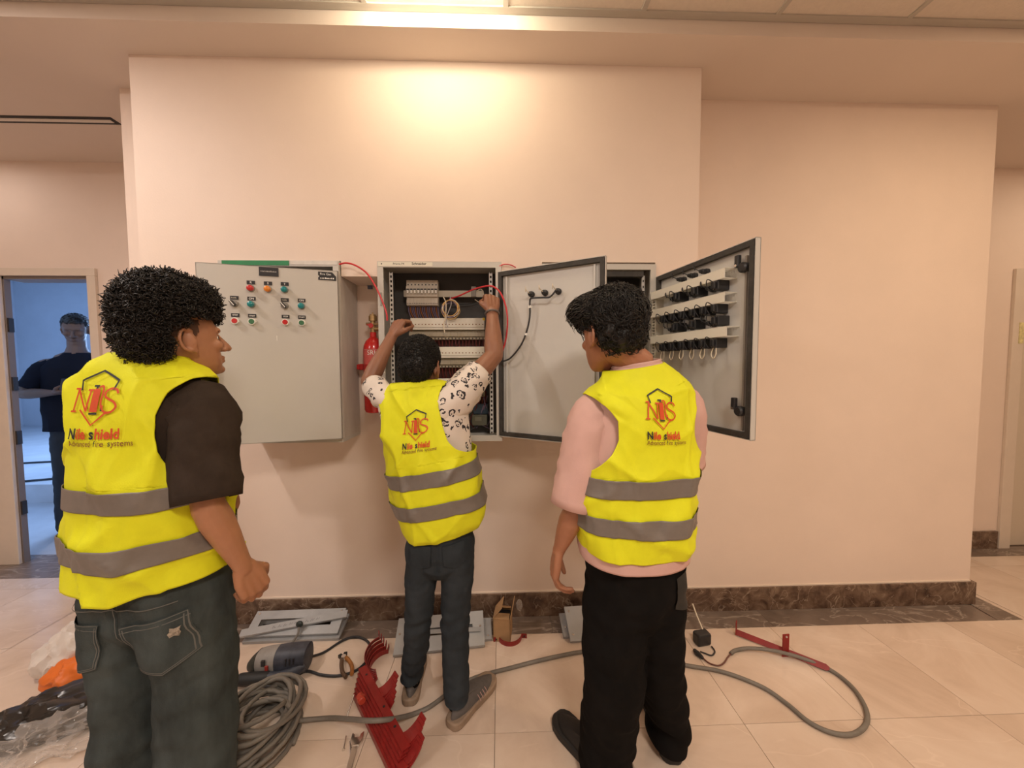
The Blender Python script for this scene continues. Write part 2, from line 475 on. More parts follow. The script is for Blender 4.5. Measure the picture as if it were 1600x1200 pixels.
floor = sbox('floor', -5.2, 5.6, -5.0, 0.82, -0.12, -0.006, GROUT)
TX, TY = 0.508, 0.52
tile_me = MB().bx(-TX / 2 + 0.0011, TX / 2 - 0.0011, -TY / 2 + 0.0011, TY / 2 - 0.0011, -0.0062, 0.0).mesh('tile', smooth=False)
tile_me.materials.append(MATS['floor_marble'])
for i in range(-9, 10):
    for j in range(-1, 5):
        x = -0.032 + (i + 0.5) * TX; y = -0.15 - (j + 0.5) * TY
        if j < 0 and -2.4 < x < 3.2: continue
        o = bpy.data.objects.new('tile', tile_me); COL.objects.link(o); o.parent = floor; o.location = (x, y, 0)
# tiles cut to the edge of the dark border inside the two recesses
cut_me = MB().bx(-TX / 2 + 0.0011, TX / 2 - 0.0011, -0.062, 0.062, -0.0062, 0).mesh('cut_tile', smooth=False); cut_me.materials.append(MATS['floor_marble'])
for i in list(range(-9, -4)) + list(range(6, 10)):
    x = -0.032 + (i + 0.5) * TX
    o = bpy.data.objects.new('tile', cut_me); COL.objects.link(o); o.parent = floor; o.location = (x, 0.433, 0)
fill_r = MB().bx(2.98, 3.012, -0.15, 0.37, -0.0062, 0).build('tile', MATS['floor_marble'], floor, smooth=False)
fill_l = MB().bx(-2.576, -2.15, -0.15, 0.37, -0.0062, 0).build('tile', MATS['floor_marble'], floor, smooth=False)
for x0, x1 in ((-2.15, -0.95), (-0.95, 0.28), (0.28, 1.52), (1.52, 2.83)):
    MB().bx(x0 + 0.0008, x1 - 0.0008, -0.149, 0.0, -0.0061, 0.0003).build('border_strip', MATS['border_marble'], floor, smooth=False)
MB().prism([(2.832, -0.149), (2.98, -0.149), (2.98, 0.62), (2.86, 0.62), (2.86, -0.0)], 0.0065, Matrix.Translation((0, 0, -0.0062))).build('border_strip', MATS['border_marble'], floor, smooth=False)
MB().bx(-2.15, -2.007, 0.0, 0.7, -0.0061, 0.0003).build('border_strip', MATS['border_marble'], floor, smooth=False)
MB().bx(-5.2, -2.151, 0.497, 0.82, -0.0061, 0.0003).build('border_strip', MATS['border_marble'], floor, smooth=False)
MB().bx(2.982, 5.6, 0.497, 0.62, -0.0061, 0.0003).build('border_strip', MATS['border_marble'], floor, smooth=False)

wall_back = sbox('wall_back', -2.006, 2.859, 0.0, 0.70, 0.0, ZS, WALLP)
# boxed-out upper wall that the cabinets are let into
bk = MB().bx(-1.747, 1.009, -0.209, 0.0, 1.985, ZS)
for x0, x1 in ((-1.747, -1.372), (-0.785, -0.603), (0.007, 0.212), (0.79, 1.009)):
    bk.bx(x0, x1, -0.209, 0.0, 1.91, 1.985)
struct(bk.build('wall_upper', WALLP, smooth=False))
bb = MB().bx(-2.02, 2.883, -0.017, 0.0, 0.0, 0.138).bx(2.859, 2.883, 0.0, 0.6, 0, 0.138)
struct(bb.build('baseboard_back', MATS['brown_marble'], smooth=False, bevel=0.002))
struct(MB().bx(-2.006, 2.859, -0.006, 0.0, 0.138, 0.146).build('trim_1', mat('caulk', (0.78, 0.66, 0.55), 0.7), smooth=False))

# ceiling: plaster soffit, its small step up and the tiled field
ceiling = sbox('ceiling', -5.2, 5.6, -0.382, 0.82, ZS, 3.2, CEILP)
ctop = struct(MB().bx(-5.2, 5.6, -5.0, -0.38, ZT + 0.02, 3.2).build('ceiling_tiles', TBAR, smooth=False))
ct_me = MB().bx(-0.289, 0.289, -0.289, 0.289, 0, 0.012).mesh('ceiling_tile', smooth=False); ct_me.materials.append(TILEC)
cg = MB()
for i in range(-9, 9):
    x = 0.632 + i * 0.6
    cg.bx(x - 0.011, x + 0.011, -4.6, -0.384, ZT - 0.002, ZT + 0.02)
    for j in range(6):
        y = -0.405 - 0.3 - 0.6 * j
        o = bpy.data.objects.new('ceiling_tile', ct_me); COL.objects.link(o); o.parent = ctop; o.location = (x + 0.3, y, ZT + 0.004)
for j in range(7):
    cg.bx(-5.2, 5.6, -0.405 - 0.6 * j - 0.011, -0.405 - 0.6 * j + (0.021 if j == 0 else 0.011), ZT - 0.0025, ZT + 0.02)
cg.build('ceiling_grid', TBAR, ctop, smooth=False)

# far wall on the left with its doorway
wl = MB().bx(-5.2, -3.60, 0.70, 0.735, 0, ZS).bx(-2.99, -2.006, 0.70, 0.82, 0, ZS).bx(-3.60, -2.99, 0.70, 0.82, 2.13, ZS)
struct(wl.build('wall_left_far', WALLP, smooth=False))
d1 = empty('door_1', (-3.3, 0.70, 0)); struct(d1)
MB().bx(-0.36, 0.37, -0.022, 0.0, 2.13, 2.185).build('lintel', DOORF, d1, smooth=False, bevel=0.003)
MB().bx(0.31, 0.37, -0.022, 0.0, 0, 2.13).build('jamb', DOORF, d1, smooth=False, bevel=0.003)
MB().bx(-0.66, -0.30, -0.022, 0.0, 0, 2.13).build('jamb', DOORF, d1, smooth=False, bevel=0.003)
MB().bx(-0.302, -0.290, 0.0, 0.035, 0, 2.13).build('door_stop', mat('dark_reveal', (0.20, 0.16, 0.14), 0.6), d1, smooth=False)
MB().bx(0.29, 0.312, 0.0, 0.12, 0, 2.13).build('door_stop', DOORF, d1, smooth=False)
MB().bx(-0.30, 0.31, 0.0, 0.12, 2.11, 2.132).build('door_stop', mat('dark_reveal', (0.2, 0.16, 0.14)), d1, smooth=False)
for z in (0.42, 0.95, 1.35, 1.78):
    MB().bx(-0.292, -0.278, 0.002, 0.03, z - 0.05, z + 0.05).build('hinge', mat('hinge_steel', (0.05, 0.045, 0.045), 0.4, 0.6), d1, smooth=False)
wr = MB().bx(2.859, 4.00, 0.62, 0.82, 0, ZS).bx(4.9, 5.6, 0.62, 0.82, 0, ZS).bx(4.0, 4.9, 0.62, 0.82, 2.13, ZS)
struct(wr.build('wall_right_far', WALLP, smooth=False))
struct(MB().bx(2.87, 3.93, 0.603, 0.62, 0, 0.138).build('baseboard_right', MATS['brown_marble'], smooth=False, bevel=0.002))
d2 = empty('door_2', (4.0, 0.62, 0)); struct(d2)
MB().bx(-0.06, 0.03, -0.02, 0.0, 0, 2.19).build('jamb', DOORF, d2, smooth=False, bevel=0.003)
MB().bx(0.03, 0.96, -0.02, 0.0, 2.13, 2.19).build('lintel', DOORF, d2, smooth=False, bevel=0.003)
MB().bx(0.0, 0.9, 0.02, 0.06, 0.006, 2.13).build('door_leaf', mat('door_leaf_paint', (0.62, 0.53, 0.42), 0.5), d2, smooth=False)
MB().bx(-0.012, 0.024, -0.024, -0.02, 1.62, 1.78).build('latch_plate', mat('paper_tape', (0.68, 0.60, 0.30), 0.6, var=0.3, vscale=40), d2, smooth=False)
sbox('wall_left', -5.3, -5.2, -5.0, 0.82, 0, 3.2, WALLP)
sbox('wall_right', 5.6, 5.7, -5.0, 0.82, 0, 3.2, WALLP)
sbox('wall_behind', -5.3, 5.7, -5.1, -5.0, 0, 3.2, WALLP)

# the side room seen through the doorway: low floor, a step up, far walls, all in blue daylight
sbox('floor_side_room', -11.0, -2.0, 0.82, 6.2, -0.1, -0.004, ROOMF)
sbox('trim_2', -10.6, -2.1, 1.95, 6.1, -0.003, 0.20, ROOMF)
sbox('wall_side_room_far', -11.0, -2.0, 6.1, 6.2, 0, 3.5, ROOMW)
sbox('wall_side_room_left', -10.7, -10.55, 0.82, 6.1, 0, 3.5, ROOMW)
sbox('wall_side_room_right', -2.1, -2.006, 0.82, 6.1, 0, 3.5, ROOMW)
sbox('ceiling_side_room', -11.0, -2.0, 0.82, 6.2, 3.4, 3.5, ROOMW)
sbox('wall_side_room_near', -10.7, -5.2, 0.75, 0.82, 0, 3.5, ROOMW)

# linear slot in the plaster ceiling by the doorway
sl = empty('slot_diffuser', (-2.95, 0.255, ZS))
MB().bx(-1.2, 0.66, -0.03, 0.03, -0.004, 0).build('frame', mat('vent_black', (0.012, 0.01, 0.01), 0.6), sl, smooth=False)
MB().bx(-1.19, 0.64, -0.013, 0.011, -0.007, -0.003).build('blade', mat('vent_white', (0.75, 0.68, 0.6), 0.5), sl, smooth=False)
tag(sl, 'long narrow black linear air slot in the ceiling above the doorway', 'air vent')
rs = MB().bx(-0.055, 0.055, -0.006, 0, -0.075, 0.06).build('fire_sign', mat('sign_red', (0.42, 0.015, 0.02), 0.45), loc=(-2.775, 0.70, 1.625), smooth=False, bevel=0.002)
tag(rs, 'small plain red rectangular plate on the far wall beside the doorway', 'sign')
cable_pts = catmull([(-5.3, 2.3, .2), (-4.6, 2.0, .21), (-4.9, 2.75, .21), (-6.0, 2.9, .21), (-6.9, 2.6, .21), (-7.2, 2.25, .21), (-6.2, 2.05, .21), (-5.4, 2.02, .21), (-4.5, 2.4, .21)], 8)
tag(MB().tube(cable_pts, 0.012, 6).build('floor_cable', WIREB), 'thin black cable looped on the blue-lit floor beyond the doorway', 'cable')
# ------------------------------------------------------------------ wall cabinets
def cabinet(x0, x1, z0, z1, label, depth=0.203, flange=0.028):
    w, h = x1 - x0, z1 - z0
    root = empty('control_cabinet', (x0, -0.215, z0))
    b = MB(); t = 0.006
    b.bx(0, t, 0.0, depth, 0, h).bx(w - t, w, 0.0, depth, 0, h).bx(t, w - t, 0, depth, 0, t).bx(t, w - t, 0, depth, h - t, h).bx(t, w - t, depth - t, depth, t, h - t)
    b.bx(0, w, -0.012, 0, h - flange, h).bx(0, w, -0.012, 0, 0, flange).bx(0, flange, -0.012, 0, flange, h - flange).bx(w - flange, w, -0.012, 0, flange, h - flange)
    b.build('body', STEEL, root, smooth=False)
    tag(root, label, 'cabinet')
    return root, w, h


def cab_door(root, hx, width, z0, z1, angle, inside=True, inner=STEELI):
    # origin on the hinge line (right edge), leaf runs to -x, outside face towards -y before it is swung open
    rl = root.location
    d = MB()
    h = z1 - z0
    d.bx(-width, 0, -0.022, -0.019, 0, h)
    for a in ((-width, 0, 0, 0.003), (-width, 0, h - 0.003, h)): d.bx(a[0], a[1], -0.022, 0.0, a[2], a[3])
    for a in ((-width, -width + 0.003), (-0.003, 0)): d.bx(a[0], a[1], -0.022, 0.0, 0, h)
    o = d.build('door', STEEL, root, loc=(hx - rl.x, -0.013, z0 - rl.z), rot=(0, 0, R(angle)), smooth=False)
    if inside:
        MB().bx(-width + 0.004, -0.004, -0.019, -0.016, 0.004, h - 0.004).build('inner_panel', inner, o, smooth=False)
        g = MB(); q = 0.018; s_ = 0.006
        g.bx(-width + s_, -s_, -0.016, 0.002, s_, s_ + q).bx(-width + s_, -s_, -0.016, 0.002, h - s_ - q, h - s_)
        g.bx(-width + s_, -width + s_ + q, -0.016, 0.002, s_ + q, h - s_ - q).bx(-s_ - q, -s_, -0.016, 0.002, s_ + q, h - s_ - q)
        g.build('gasket', RUBBER, o, smooth=False)
    return o, h


DL = Matrix.Rotation(R(90), 4, 'X')          # lathe axis z -> -y (out of a door's outside face)

# --- cabinet 1: closed but for a hand's breadth, buttons on its door
c1, w1, h1 = cabinet(-1.365, -0.79, 1.085, 1.981, 'closed grey control cabinet with coloured push buttons and green tape strip')
dz = 1.107
dA, hA = cab_door(c1, -0.79, 0.572, dz, 1.926, 13.9)


def on(s, z): return Vector((-s, -0.022, z - dz))


MB().bx(0.02, 0.338, -0.0145, -0.012, h1 - 0.024, h1 - 0.001).build('green_tape', GREENT, c1, smooth=False, label='strip of green tape along the top edge')
MB().bx(0.345, 0.572, -0.0135, -0.012, h1 - 0.02, h1 - 0.001).build('clear_tape', mat('peeled_tape', (0.62, 0.57, 0.50), 0.3, var=0.1, vscale=30), c1, smooth=False)
# fold of the film left on the side of the box
MB().bx(0.575, 0.5757, 0.0, 0.2, 0.02, h1 - 0.06).build('side_film', mat('dull_film', (0.56, 0.51, 0.46), 0.3, var=0.12, vscale=12, stretch=(1, 1, .3)), c1, smooth=False)


def legend(s, z, txt, w=0.032, h=0.016, size=0.013):
    MB().bx(-s - w / 2, -s + w / 2, -0.0245, -0.022, z - dz - h / 2, z - dz + h / 2).build('legend_plate', BLACK, dA, smooth=False)
    if txt: lettering(txt, size, WHITEP, dA, Matrix.Translation((-s, -0.0249, z - dz - size * 0.33)) @ UPRIGHT, 0.0002)
    else: dashes(dA, Matrix.Translation((-s, -0.0249, z - dz - .003)) @ UPRIGHT, w * .7, .006, 5, BEIGE)


def button(s, z, m_, kind):
    p = on(s, z)
    T = Matrix.Translation(p) @ DL
    if kind == 'lamp':
        MB().lathe([(0.0152, 0), (0.0152, 0.006), (0.0142, 0.008)], 20, T).build('bezel', mat('bezel_grey', (0.3, 0.28, 0.25), 0.4), dA)
        MB().lathe([(0.0135, 0.006), (0.0135, 0.017), (0.012, 0.021), (0.008, 0.0235), (0.003, 0.0245)], 20, T).build('indicator_lamp', m_, dA)
    elif kind == 'push':
        MB().lathe([(0.0155, 0), (0.0155, 0.010), (0.0145, 0.013), (0.0118, 0.013), (0.0118, 0.010)], 20, T).build('bezel', WHITEP, dA)
        MB().lathe([(0.0112, 0.008), (0.0112, 0.0135), (0.0105, 0.0145)], 20, T).build('push_button', m_, dA)
    else:
        MB().lathe([(0.0155, 0), (0.0155, 0.010), (0.014, 0.013)], 20, T).build('bezel', mat('bezel_grey', (0.3, 0.28, 0.25), 0.4), dA)
        k = MB().box((0, 0, 0.020), (0.011, 0.028, 0.020), Matrix.Rotation(R(38), 3, 'Z')).xf(T)
        k.build('selector_knob', BLACK, dA, smooth=False, bevel=0.002)
        k = MB().box((0, 0, 0.0304), (0.0035, 0.026, 0.0012), Matrix.Rotation(R(38), 3, 'Z')).xf(T)
        k.build('pointer', WHITEP, dA, smooth=False)


for s, z, t_, m_, k in ((.363, 1.822, 'R', REDP, 'lamp'), (.295, 1.822, 'S', ORANGEP, 'lamp'), (.227, 1.823, 'T', TEALP, 'lamp'),
                        (.430, 1.750, '', None, 'sel'), (.363, 1.749, 'ON', TEALP, 'lamp'), (.229, 1.749, '', None, 'sel'), (.159, 1.750, 'ON', TEALP, 'lamp'),
                        (.429, 1.672, 'STOP', REDP, 'push'), (.363, 1.671, 'START', GREENP, 'push'), (.228, 1.672, 'STOP', REDP, 'push'), (.160, 1.671, 'START', GREENP, 'push')):
    button(s, z, m_, k)
    legend(s, z + 0.027, t_, size=0.013 if len(t_) < 3 else 0.0085)
MB().bx(-.290 - .039, -.290 + .039, -0.025, -0.022, 1.902 - .02 - dz, 1.902 + .02 - dz).build('name_plate', BLACK, dA, smooth=False)
dashes(dA, Matrix.Translation((-.290, -0.0253, 1.900 - dz)) @ UPRIGHT, .064, .007, 14, mat('plate_text', (.4, .38, .35), .5), 3)
pl = MB().prism([(-.039, -.019), (.039, -.019), (.039, 0.0), (.022, .02), (-.039, .02), (-.039, .004), (-.033, -.002), (-.039, -.008)], 0.002, Matrix.Translation((-.046, -0.022, 1.897 - dz)) @ UPRIGHT)
pl.build('warning_plate', BLACK, dA, smooth=False, label='black torn plate with white lettering')
lettering('Fire Gas', 0.0145, WHITEP, dA, Matrix.Translation((-.053, -0.0245, 1.902 - dz)) @ UPRIGHT)
dashes(dA, Matrix.Translation((-.046, -0.0245, 1.884 - dz)) @ UPRIGHT, .062, .007, 9, WHITEP, 4)
# swing handle on the free edge
MB().prism([(-.021, -.09), (-.014, -.10), (.014, -.10), (.021, -.09), (.021, .10), (-.021, .10)], 0.018, Matrix.Translation((-.543, -0.022, 1.48 - dz)) @ UPRIGHT).build('handle', mat('handle_black', (.03, .032, .036), .4), dA, smooth=False, bevel=0.004)
MB().bx(-.552, -.534, -0.042, -0.040, 1.512 - dz, 1.530 - dz).build('handle_label', WHITEP, dA, smooth=False)
MB().bx(-.268, -.266, -0.0226, -0.022, 1.585 - dz, 1.61 - dz).build('scratch', WHITEP, dA, smooth=False)

# --- cabinet 2: open, breakers inside, the middle worker busy at it
c2, w2, h2 = cabinet(-0.603, 0.006, 1.083, 1.979, 'open grey cabinet full of breaker rows and loose wires behind the middle worker')
o2 = Vector((-0.603, -0.215, 1.083))


def L2(px, py, y):                           # local position inside cabinet 2
    return W(px, py, y) - o2


MB().bx(0.008, w2 - 0.008, 0.185, 0.196, 0.008, h2 - 0.008).build('mounting_plate', DARKPL, c2, smooth=False)
MB().bx(0.004, 0.27, -0.0135, -0.012, h2 - 0.024, h2 - 0.003).build('name_sticker', mat('sticker_cream', (.78, .74, .62), .5), c2, smooth=False)
lettering('Prisma P4', 0.014, INKK, c2, Matrix.Translation((0.105, -0.0139, h2 - 0.0165)) @ UPRIGHT)
lettering('Schneider', 0.018, INKK, c2, Matrix.Translation((0.205, -0.0139, h2 - 0.017)) @ UPRIGHT, 0.0003)
MB().lathe([(.003, 0), (.003, .001)], 10, Matrix.Translation((0.022, -0.0135, h2 - 0.012)) @ DL).build('rivet', INKK, c2)
# perforated side rails
for xa, xb in ((0.045, 0.062), (w2 - 0.062, w2 - 0.045)):
    rl = MB()
    z = 0.04; n_ = 0
    rl.bx(xa, xa + 0.004, 0.03, 0.036, 0.03, h2 - 0.04).bx(xb - 0.004, xb, 0.03, 0.036, 0.03, h2 - 0.04)
    while z < h2 - 0.05:
        rl.bx(xa + 0.004, xb - 0.004, 0.03, 0.036, z, z + 0.011); z += 0.0235
    rl.build('perforated_rail', STEELI, c2, smooth=False)
    MB().bx(xa, xb, 0.05, 0.06, 0.03, h2 - 0.04).build('rail_gap_shade', mat('rail_shadow', (.02, .02, .02), .8), c2, smooth=False)  # dark strip standing in for the shade behind the rail holes
# slim vertical handle strip on the left flange
MB().bx(0.012, 0.021, -0.0155, -0.012, 0.68, 0.745).build('hinge_knuckle', mat('hinge_grey', (.33, .32, .30), .4), c2, smooth=False, bevel=.002)
YB = -0.115
a = L2(634, 437, YB); b_ = L2(684, 477, YB)
rw = MB().bx(a.x - 0.02, b_.x + 0.24, a.y + 0.03, a.y + 0.04, (a.z + b_.z) / 2 - 0.017, (a.z + b_.z) / 2 + 0.017).build('din_rail', BEIGE, c2, smooth=False)


def breaker_mesh(w, top, bot, m=None):
    b = MB(); w -= 0.0006
    hh = top - bot
    b.bx(-w / 2, w / 2, 0.012, 0.05, bot, top)
    b.bx(-w / 2, w / 2, 0.0, 0.012, bot + hh * 0.34, bot + hh * 0.74)
    b.bx(-w / 2, w / 2, 0.006, 0.012, bot + hh * 0.02, bot + hh * 0.22)
    return b


nb = 9; bw = (b_.x - a.x) / nb
row1 = empty('breaker_row'); row1.parent = c2
bm1 = breaker_mesh(bw, (a.z - b_.z) / 2, -(a.z - b_.z) / 2).mesh('circuit_breaker', smooth=False); bm1.materials.append(mat('breaker_grey', (.52, .46, .38), .5))
for i in range(nb):
    o = bpy.data.objects.new('circuit_breaker', bm1); COL.objects.link(o); o.parent = row1
    o.location = (a.x + (i + .5) * bw, a.y, (a.z + b_.z) / 2)
hz = (a.z + b_.z) / 2
tg = MB(); hl = MB()
for i in range(nb):
    x = a.x + (i + .5) * bw
    tg.box((x + .003, a.y - 0.007, hz + 0.002), (0.007, 0.016, 0.016))
    hl.box((x, a.y + 0.0115, hz + 0.043), (0.006, 0.002, 0.006)); hl.box((x, a.y - 0.001, hz + 0.0165), (bw * .75, 0.003, 0.007))
    for k in (-1, 1): hl.box((x + k * bw * .25, a.y + 0.0055, hz - 0.056), (0.004, 0.002, 0.004))
tg.build('toggle_levers', WHITEP, row1, smooth=False, kind='stuff'); hl.build('screw_holes', BLACK, row1, smooth=False, kind='stuff')
# rows 2 and 3: white terminal cover with screw holes over a row of beige breakers, dark red wires below
for (pa, pb, pc, pd) in (((641, 497), (757, 515), (638, 516), (757, 530)), ((641, 542), (757, 559), (638, 560), (757, 574)), ((641, 592), (757, 606), (638, 607), (757, 620))):
    q0 = L2(*pa, YB); q1 = L2(*pb, YB); q2 = L2(*pc, YB); q3 = L2(*pd, YB)
    row = empty('breaker_row'); row.parent = c2
    MB().bx(q0.x, q1.x, q0.y, q0.y + 0.03, q1.z, q0.z).build('terminal_cover', CREAM, row, smooth=False, bevel=0.002)
    MB().bx(q0.x, q1.x, q0.y - 0.002, q0.y, q1.z + .012, q1.z + .014).build('cover_ridge', BEIGE, row, smooth=False)
    n_ = 22; sp = (q1.x - q0.x) / n_
    sc = MB()
    for i in range(n_):
        sc.lathe([(0.0032, 0), (0.0032, 0.0012)], 8, Matrix.Translation((q0.x + (i + .5) * sp, q0.y, q1.z + (q0.z - q1.z) * .45)) @ DL)
    sc.build('screw_holes', INKB, row, kind='stuff')
    sp = (q3.x - q2.x) / n_
    bmn = breaker_mesh(sp, (q2.z - q3.z) / 2, -(q2.z - q3.z) / 2).mesh('circuit_breaker', smooth=False); bmn.materials.append(BEIGED)
    dk = MB(); wr_ = MB()
    for i in range(n_):
        x = q2.x + (i + .5) * sp
        o = bpy.data.objects.new('circuit_breaker', bmn); COL.objects.link(o); o.parent = row; o.location = (x, q2.y + 0.01, (q2.z + q3.z) / 2)
        dk.box((x, q2.y + 0.0155, q3.z + .006), (0.006, 0.002, 0.007))
        wr_.tube([(x, q2.y + .03, q3.z), (x + random.uniform(-.003, .003), q2.y + .028, q3.z - .02), (x + random.uniform(-.012, .012), q2.y + .05, q3.z - .06)], 0.0032, 5)
    dk.build('screw_holes', BLACK, row, smooth=False, kind='stuff')
    wr_.build('wires', WIREDR, row, kind='stuff')
    MB().bx(q2.x - .02, q3.x + .01, q2.y + .06, q2.y + .07, q3.z - .07, q3.z - .0).build('wire_tray', mat('tray_dark_red', (.06, .012, .01), .6), row, smooth=False)
    if pa[1] == 497:
        MB().bx(q1.x - .01, q1.x + .002, q1.y - .001, q1.y + .03, q0.z - .012, q0.z + .001).build('end_clip', mat('clip_yellow', (.7, .5, .05), .5), row, smooth=False)
# wires hanging under the first row
hw = MB(); hw2 = MB()
for i in range(18):
    x = a.x + (i + .5) * bw / 2; z0 = hz - 0.064
    (hw2 if i % 3 == 1 else hw).tube(catmull([(x, a.y + .03, z0), (x + .002, a.y + .025, z0 - .03), (x + .010 + .004 * math.sin(i), a.y + .04, z0 - .062), (x + .02, a.y + .07, z0 - .085)], 3), 0.0022, 5)
hw.build('wires', WIREV, c2, kind='stuff'); hw2.build('wires', mat('orange_wire', (.35, .12, .04), .5), c2, kind='stuff')
cl = L2(704, 483, YB - .02)
for i, (m_, rr) in enumerate(((WIREY, .040), (WIREC, .045), (WIREV, .043), (WIREY, .049), (WIREV, .036), (WIREY, .045), (WIREC, .041))):
    random.seed(50 + i)
    pts = []
    for k in range(26):
        a_ = k / 24 * 2 * PI * 1.05 + i
        pts.append((cl.x + (rr + random.uniform(-.002, .002)) * 0.95 * math.cos(a_) + .004 * math.sin(i * 2.1), cl.y + .006 * math.sin(3 * a_ + i) + .003 * i - .01, cl.z + rr * math.sin(a_) * 1.0 + .004 * math.cos(i)))
    MB().tube(catmull(pts, 2), 0.0022, 6).build('wire_loop', m_, c2)
tl = [L2(*p, YB - .03) for p in ((693, 464), (697, 475), (696, 495), (693, 507), (695, 520))]
MB().tube(catmull(tl, 5), 0.0026, 6).build('wire_tail', WIREC, c2)
tl = [L2(*p, YB - .03) for p in ((703, 462), (705, 475), (699, 492), (697, 503), (700, 512))]
MB().tube(catmull(tl, 5), 0.0024, 6).build('wire_tail', mat('grey_wire', (.4, .37, .36), .5), c2)
q = L2(740, 456, -.07)
MB().bx(q.x - .012, q.x + .014, q.y - .02, q.y + .02, q.z - .03, q.z + .025).build('terminal_block', mat('terminal_grey', (.25, .22, .19), .5), c2, smooth=False, bevel=.002)
MB().tube(catmull([L2(*p, -.09) for p in ((744, 455), (752, 452), (756, 462), (750, 472), (742, 468))], 4), .002, 5).build('wire_tail', WIREC, c2)
MB().tube(catmull([L2(*p, -.05) for p in ((686, 480), (710, 476), (735, 475), (752, 470))], 4), .0025, 5).build('wire_tail', WIREB, c2)
for i in range(9):
    random.seed(i)
    p0 = L2(745 + random.uniform(-8, 18), 590 + random.uniform(-5, 30), -.06)
    MB().tube(catmull([p0, p0 + Vector((random.uniform(-.03, .03), -.02, -.07)), p0 + Vector((random.uniform(-.05, .05), 0, -.15)), p0 + Vector((random.uniform(-.05, .05), .03, -.20))], 4), .0035, 5).build('wire_tail', random.choice([WIREB, WIREDR, WIREV]), c2)
q = L2(748, 652, -.10)
MB().bx(q.x - .035, q.x + .045, q.y, q.y + .07, q.z - .045, q.z + .012).build('power_block', mat('block_grey', (.13, .13, .10), .5), c2, smooth=False, bevel=.003)
MB().bx(q.x - .02, q.x + .015, q.y - .002, q.y, q.z - .02, q.z + .003).build('power_block_plate', mat('block_plate', (.22, .22, .17), .5), c2, smooth=False)
MB().bx(q.x - .03, q.x + .05, q.y + .02, q.y + .06, q.z + .015, q.z + .07).build('power_block', mat('block_blue', (.03, .06, .10), .5), c2, smooth=False, bevel=.003)

dz2 = 1.107
dB, hB = cab_door(c2, -0.013, 0.535, dz2, 1.931, 149.9)
INN = Matrix(((1, 0, 0, 0), (0, 0, 1, 0), (0, 1, 0, 0), (0, 0, 0, 1)))
DI = Matrix.Rotation(R(-90), 4, 'X')         # lathe axis z -> +y (into the room from an opened door's inside face)


def lamp_back(door, s, z, dzz, r=.0115, ln=.032, wire=True):
    T = Matrix.Translation((-s, -0.016, z - dzz)) @ DI
    MB().lathe([(r * 1.25, 0), (r * 1.25, ln * .3), (r, ln * .32), (r, ln * .75), (r * .72, ln * .8), (r * .72, ln), (r * .5, ln * 1.05)], 14, T).build('lamp_socket', BLACK, door)
    if wire:
        MB().tube(catmull([(-s, -.016 + ln, z - dzz), (-s + .006, .008 + ln, z - dzz + .014), (-s + .01, .004 + ln, z - dzz + .028), (-s + .014, -.004 + ln, z - dzz + .006)], 5), .0018, 5).build('socket_wire', WIREC if r > .011 else WIREB, door)


for s in (.183, .252, .318): lamp_back(dB, s, 1.803, dz2)
jp = [(-.318, .02, 1.803 - dz2), (-.29, .024, 1.775 - dz2), (-.252, .02, 1.776 - dz2), (-.20, .022, 1.778 - dz2), (-.186, .016, 1.765 - dz2), (-.184, .012, 1.70 - dz2), (-.168, .012, 1.63 - dz2), (-.135, .014, 1.56 - dz2), (-.08, .02, 1.50 - dz2), (-.03, .022, 1.487 - dz2), (.0, .01, 1.50 - dz2)]
MB().tube(catmull(jp, 6), .0042, 7).build('door_cable', WIREB, dB, label='black cable looping down the open door')
MB().bx(-.192, -.178, .004, .018, 1.735 - dz2, 1.747 - dz2).build('cable_clip', WHITEP, dB, smooth=False)
MB().bx(-.171, -.160, .004, .018, 1.608 - dz2, 1.618 - dz2).build('cable_clip', WHITEP, dB, smooth=False)
MB().bx(-.053, -.045, -.016, -.004, .02, hB - .03).build('stiffener', STEELI, dB, smooth=False)
MB().bx(-.49, -.482, -.016, -.004, .03, hB - .03).build('stiffener', STEELI, dB, smooth=False)

# --- cabinet 3: its door stands right out into the room
c3, w3, h3 = cabinet(0.210, 0.787, 1.085, 1.972, 'open grey cabinet half hidden behind the worker in pink, with slotted ducts on its door')
MB().bx(0.008, w3 - 0.008, 0.185, 0.196, 0.008, h3 - 0.008).build('mounting_plate', DARKPL, c3, smooth=False)
MB().bx(w3 - .06, w3 - .045, .02, .03, .03, h3 - .05).build('side_rail', STEELI, c3, smooth=False)
pr = MB()
for k in range(26): pr.box((w3 - .0525, .0195, .06 + k * .03), (.006, .003, .01))
pr.build('rail_slots', BLACK, c3, smooth=False, kind='stuff')
MB().bx(.10, w3 - .09, .10, .17, h3 - .20, h3 - .08).build('relay_bank', BLACK, c3, smooth=False)
MB().bx(.05, w3 - .06, -.002, .03, h3 - .06, h3 - .034).build('torn_gasket', RUBBER, c3, smooth=False)
dz3 = 1.19
dC, hC = cab_door(c3, 0.785, 0.566, dz3, 1.908, 101.0)


def duct(z, s0, s1, hgt=.036, dep=.055):
    zc = z - dz3
    b = MB().bx(-s1, -s0, -.016 + dep - .003, -.016 + dep, zc - hgt / 2, zc + hgt / 2)
    b.build('wiring_duct', CREAM, dC, smooth=False)
    t_ = MB(); n_ = int((s1 - s0) / .012)
    for i in range(n_ + 1):
        x = -s0 - (s1 - s0) * i / n_
        for sg in (-1, 1): t_.box((x, -.016 + dep / 2, zc + sg * hgt / 2), (.006, dep, .0018))
    t_.build('duct_fingers', CREAM, dC, smooth=False, kind='stuff')


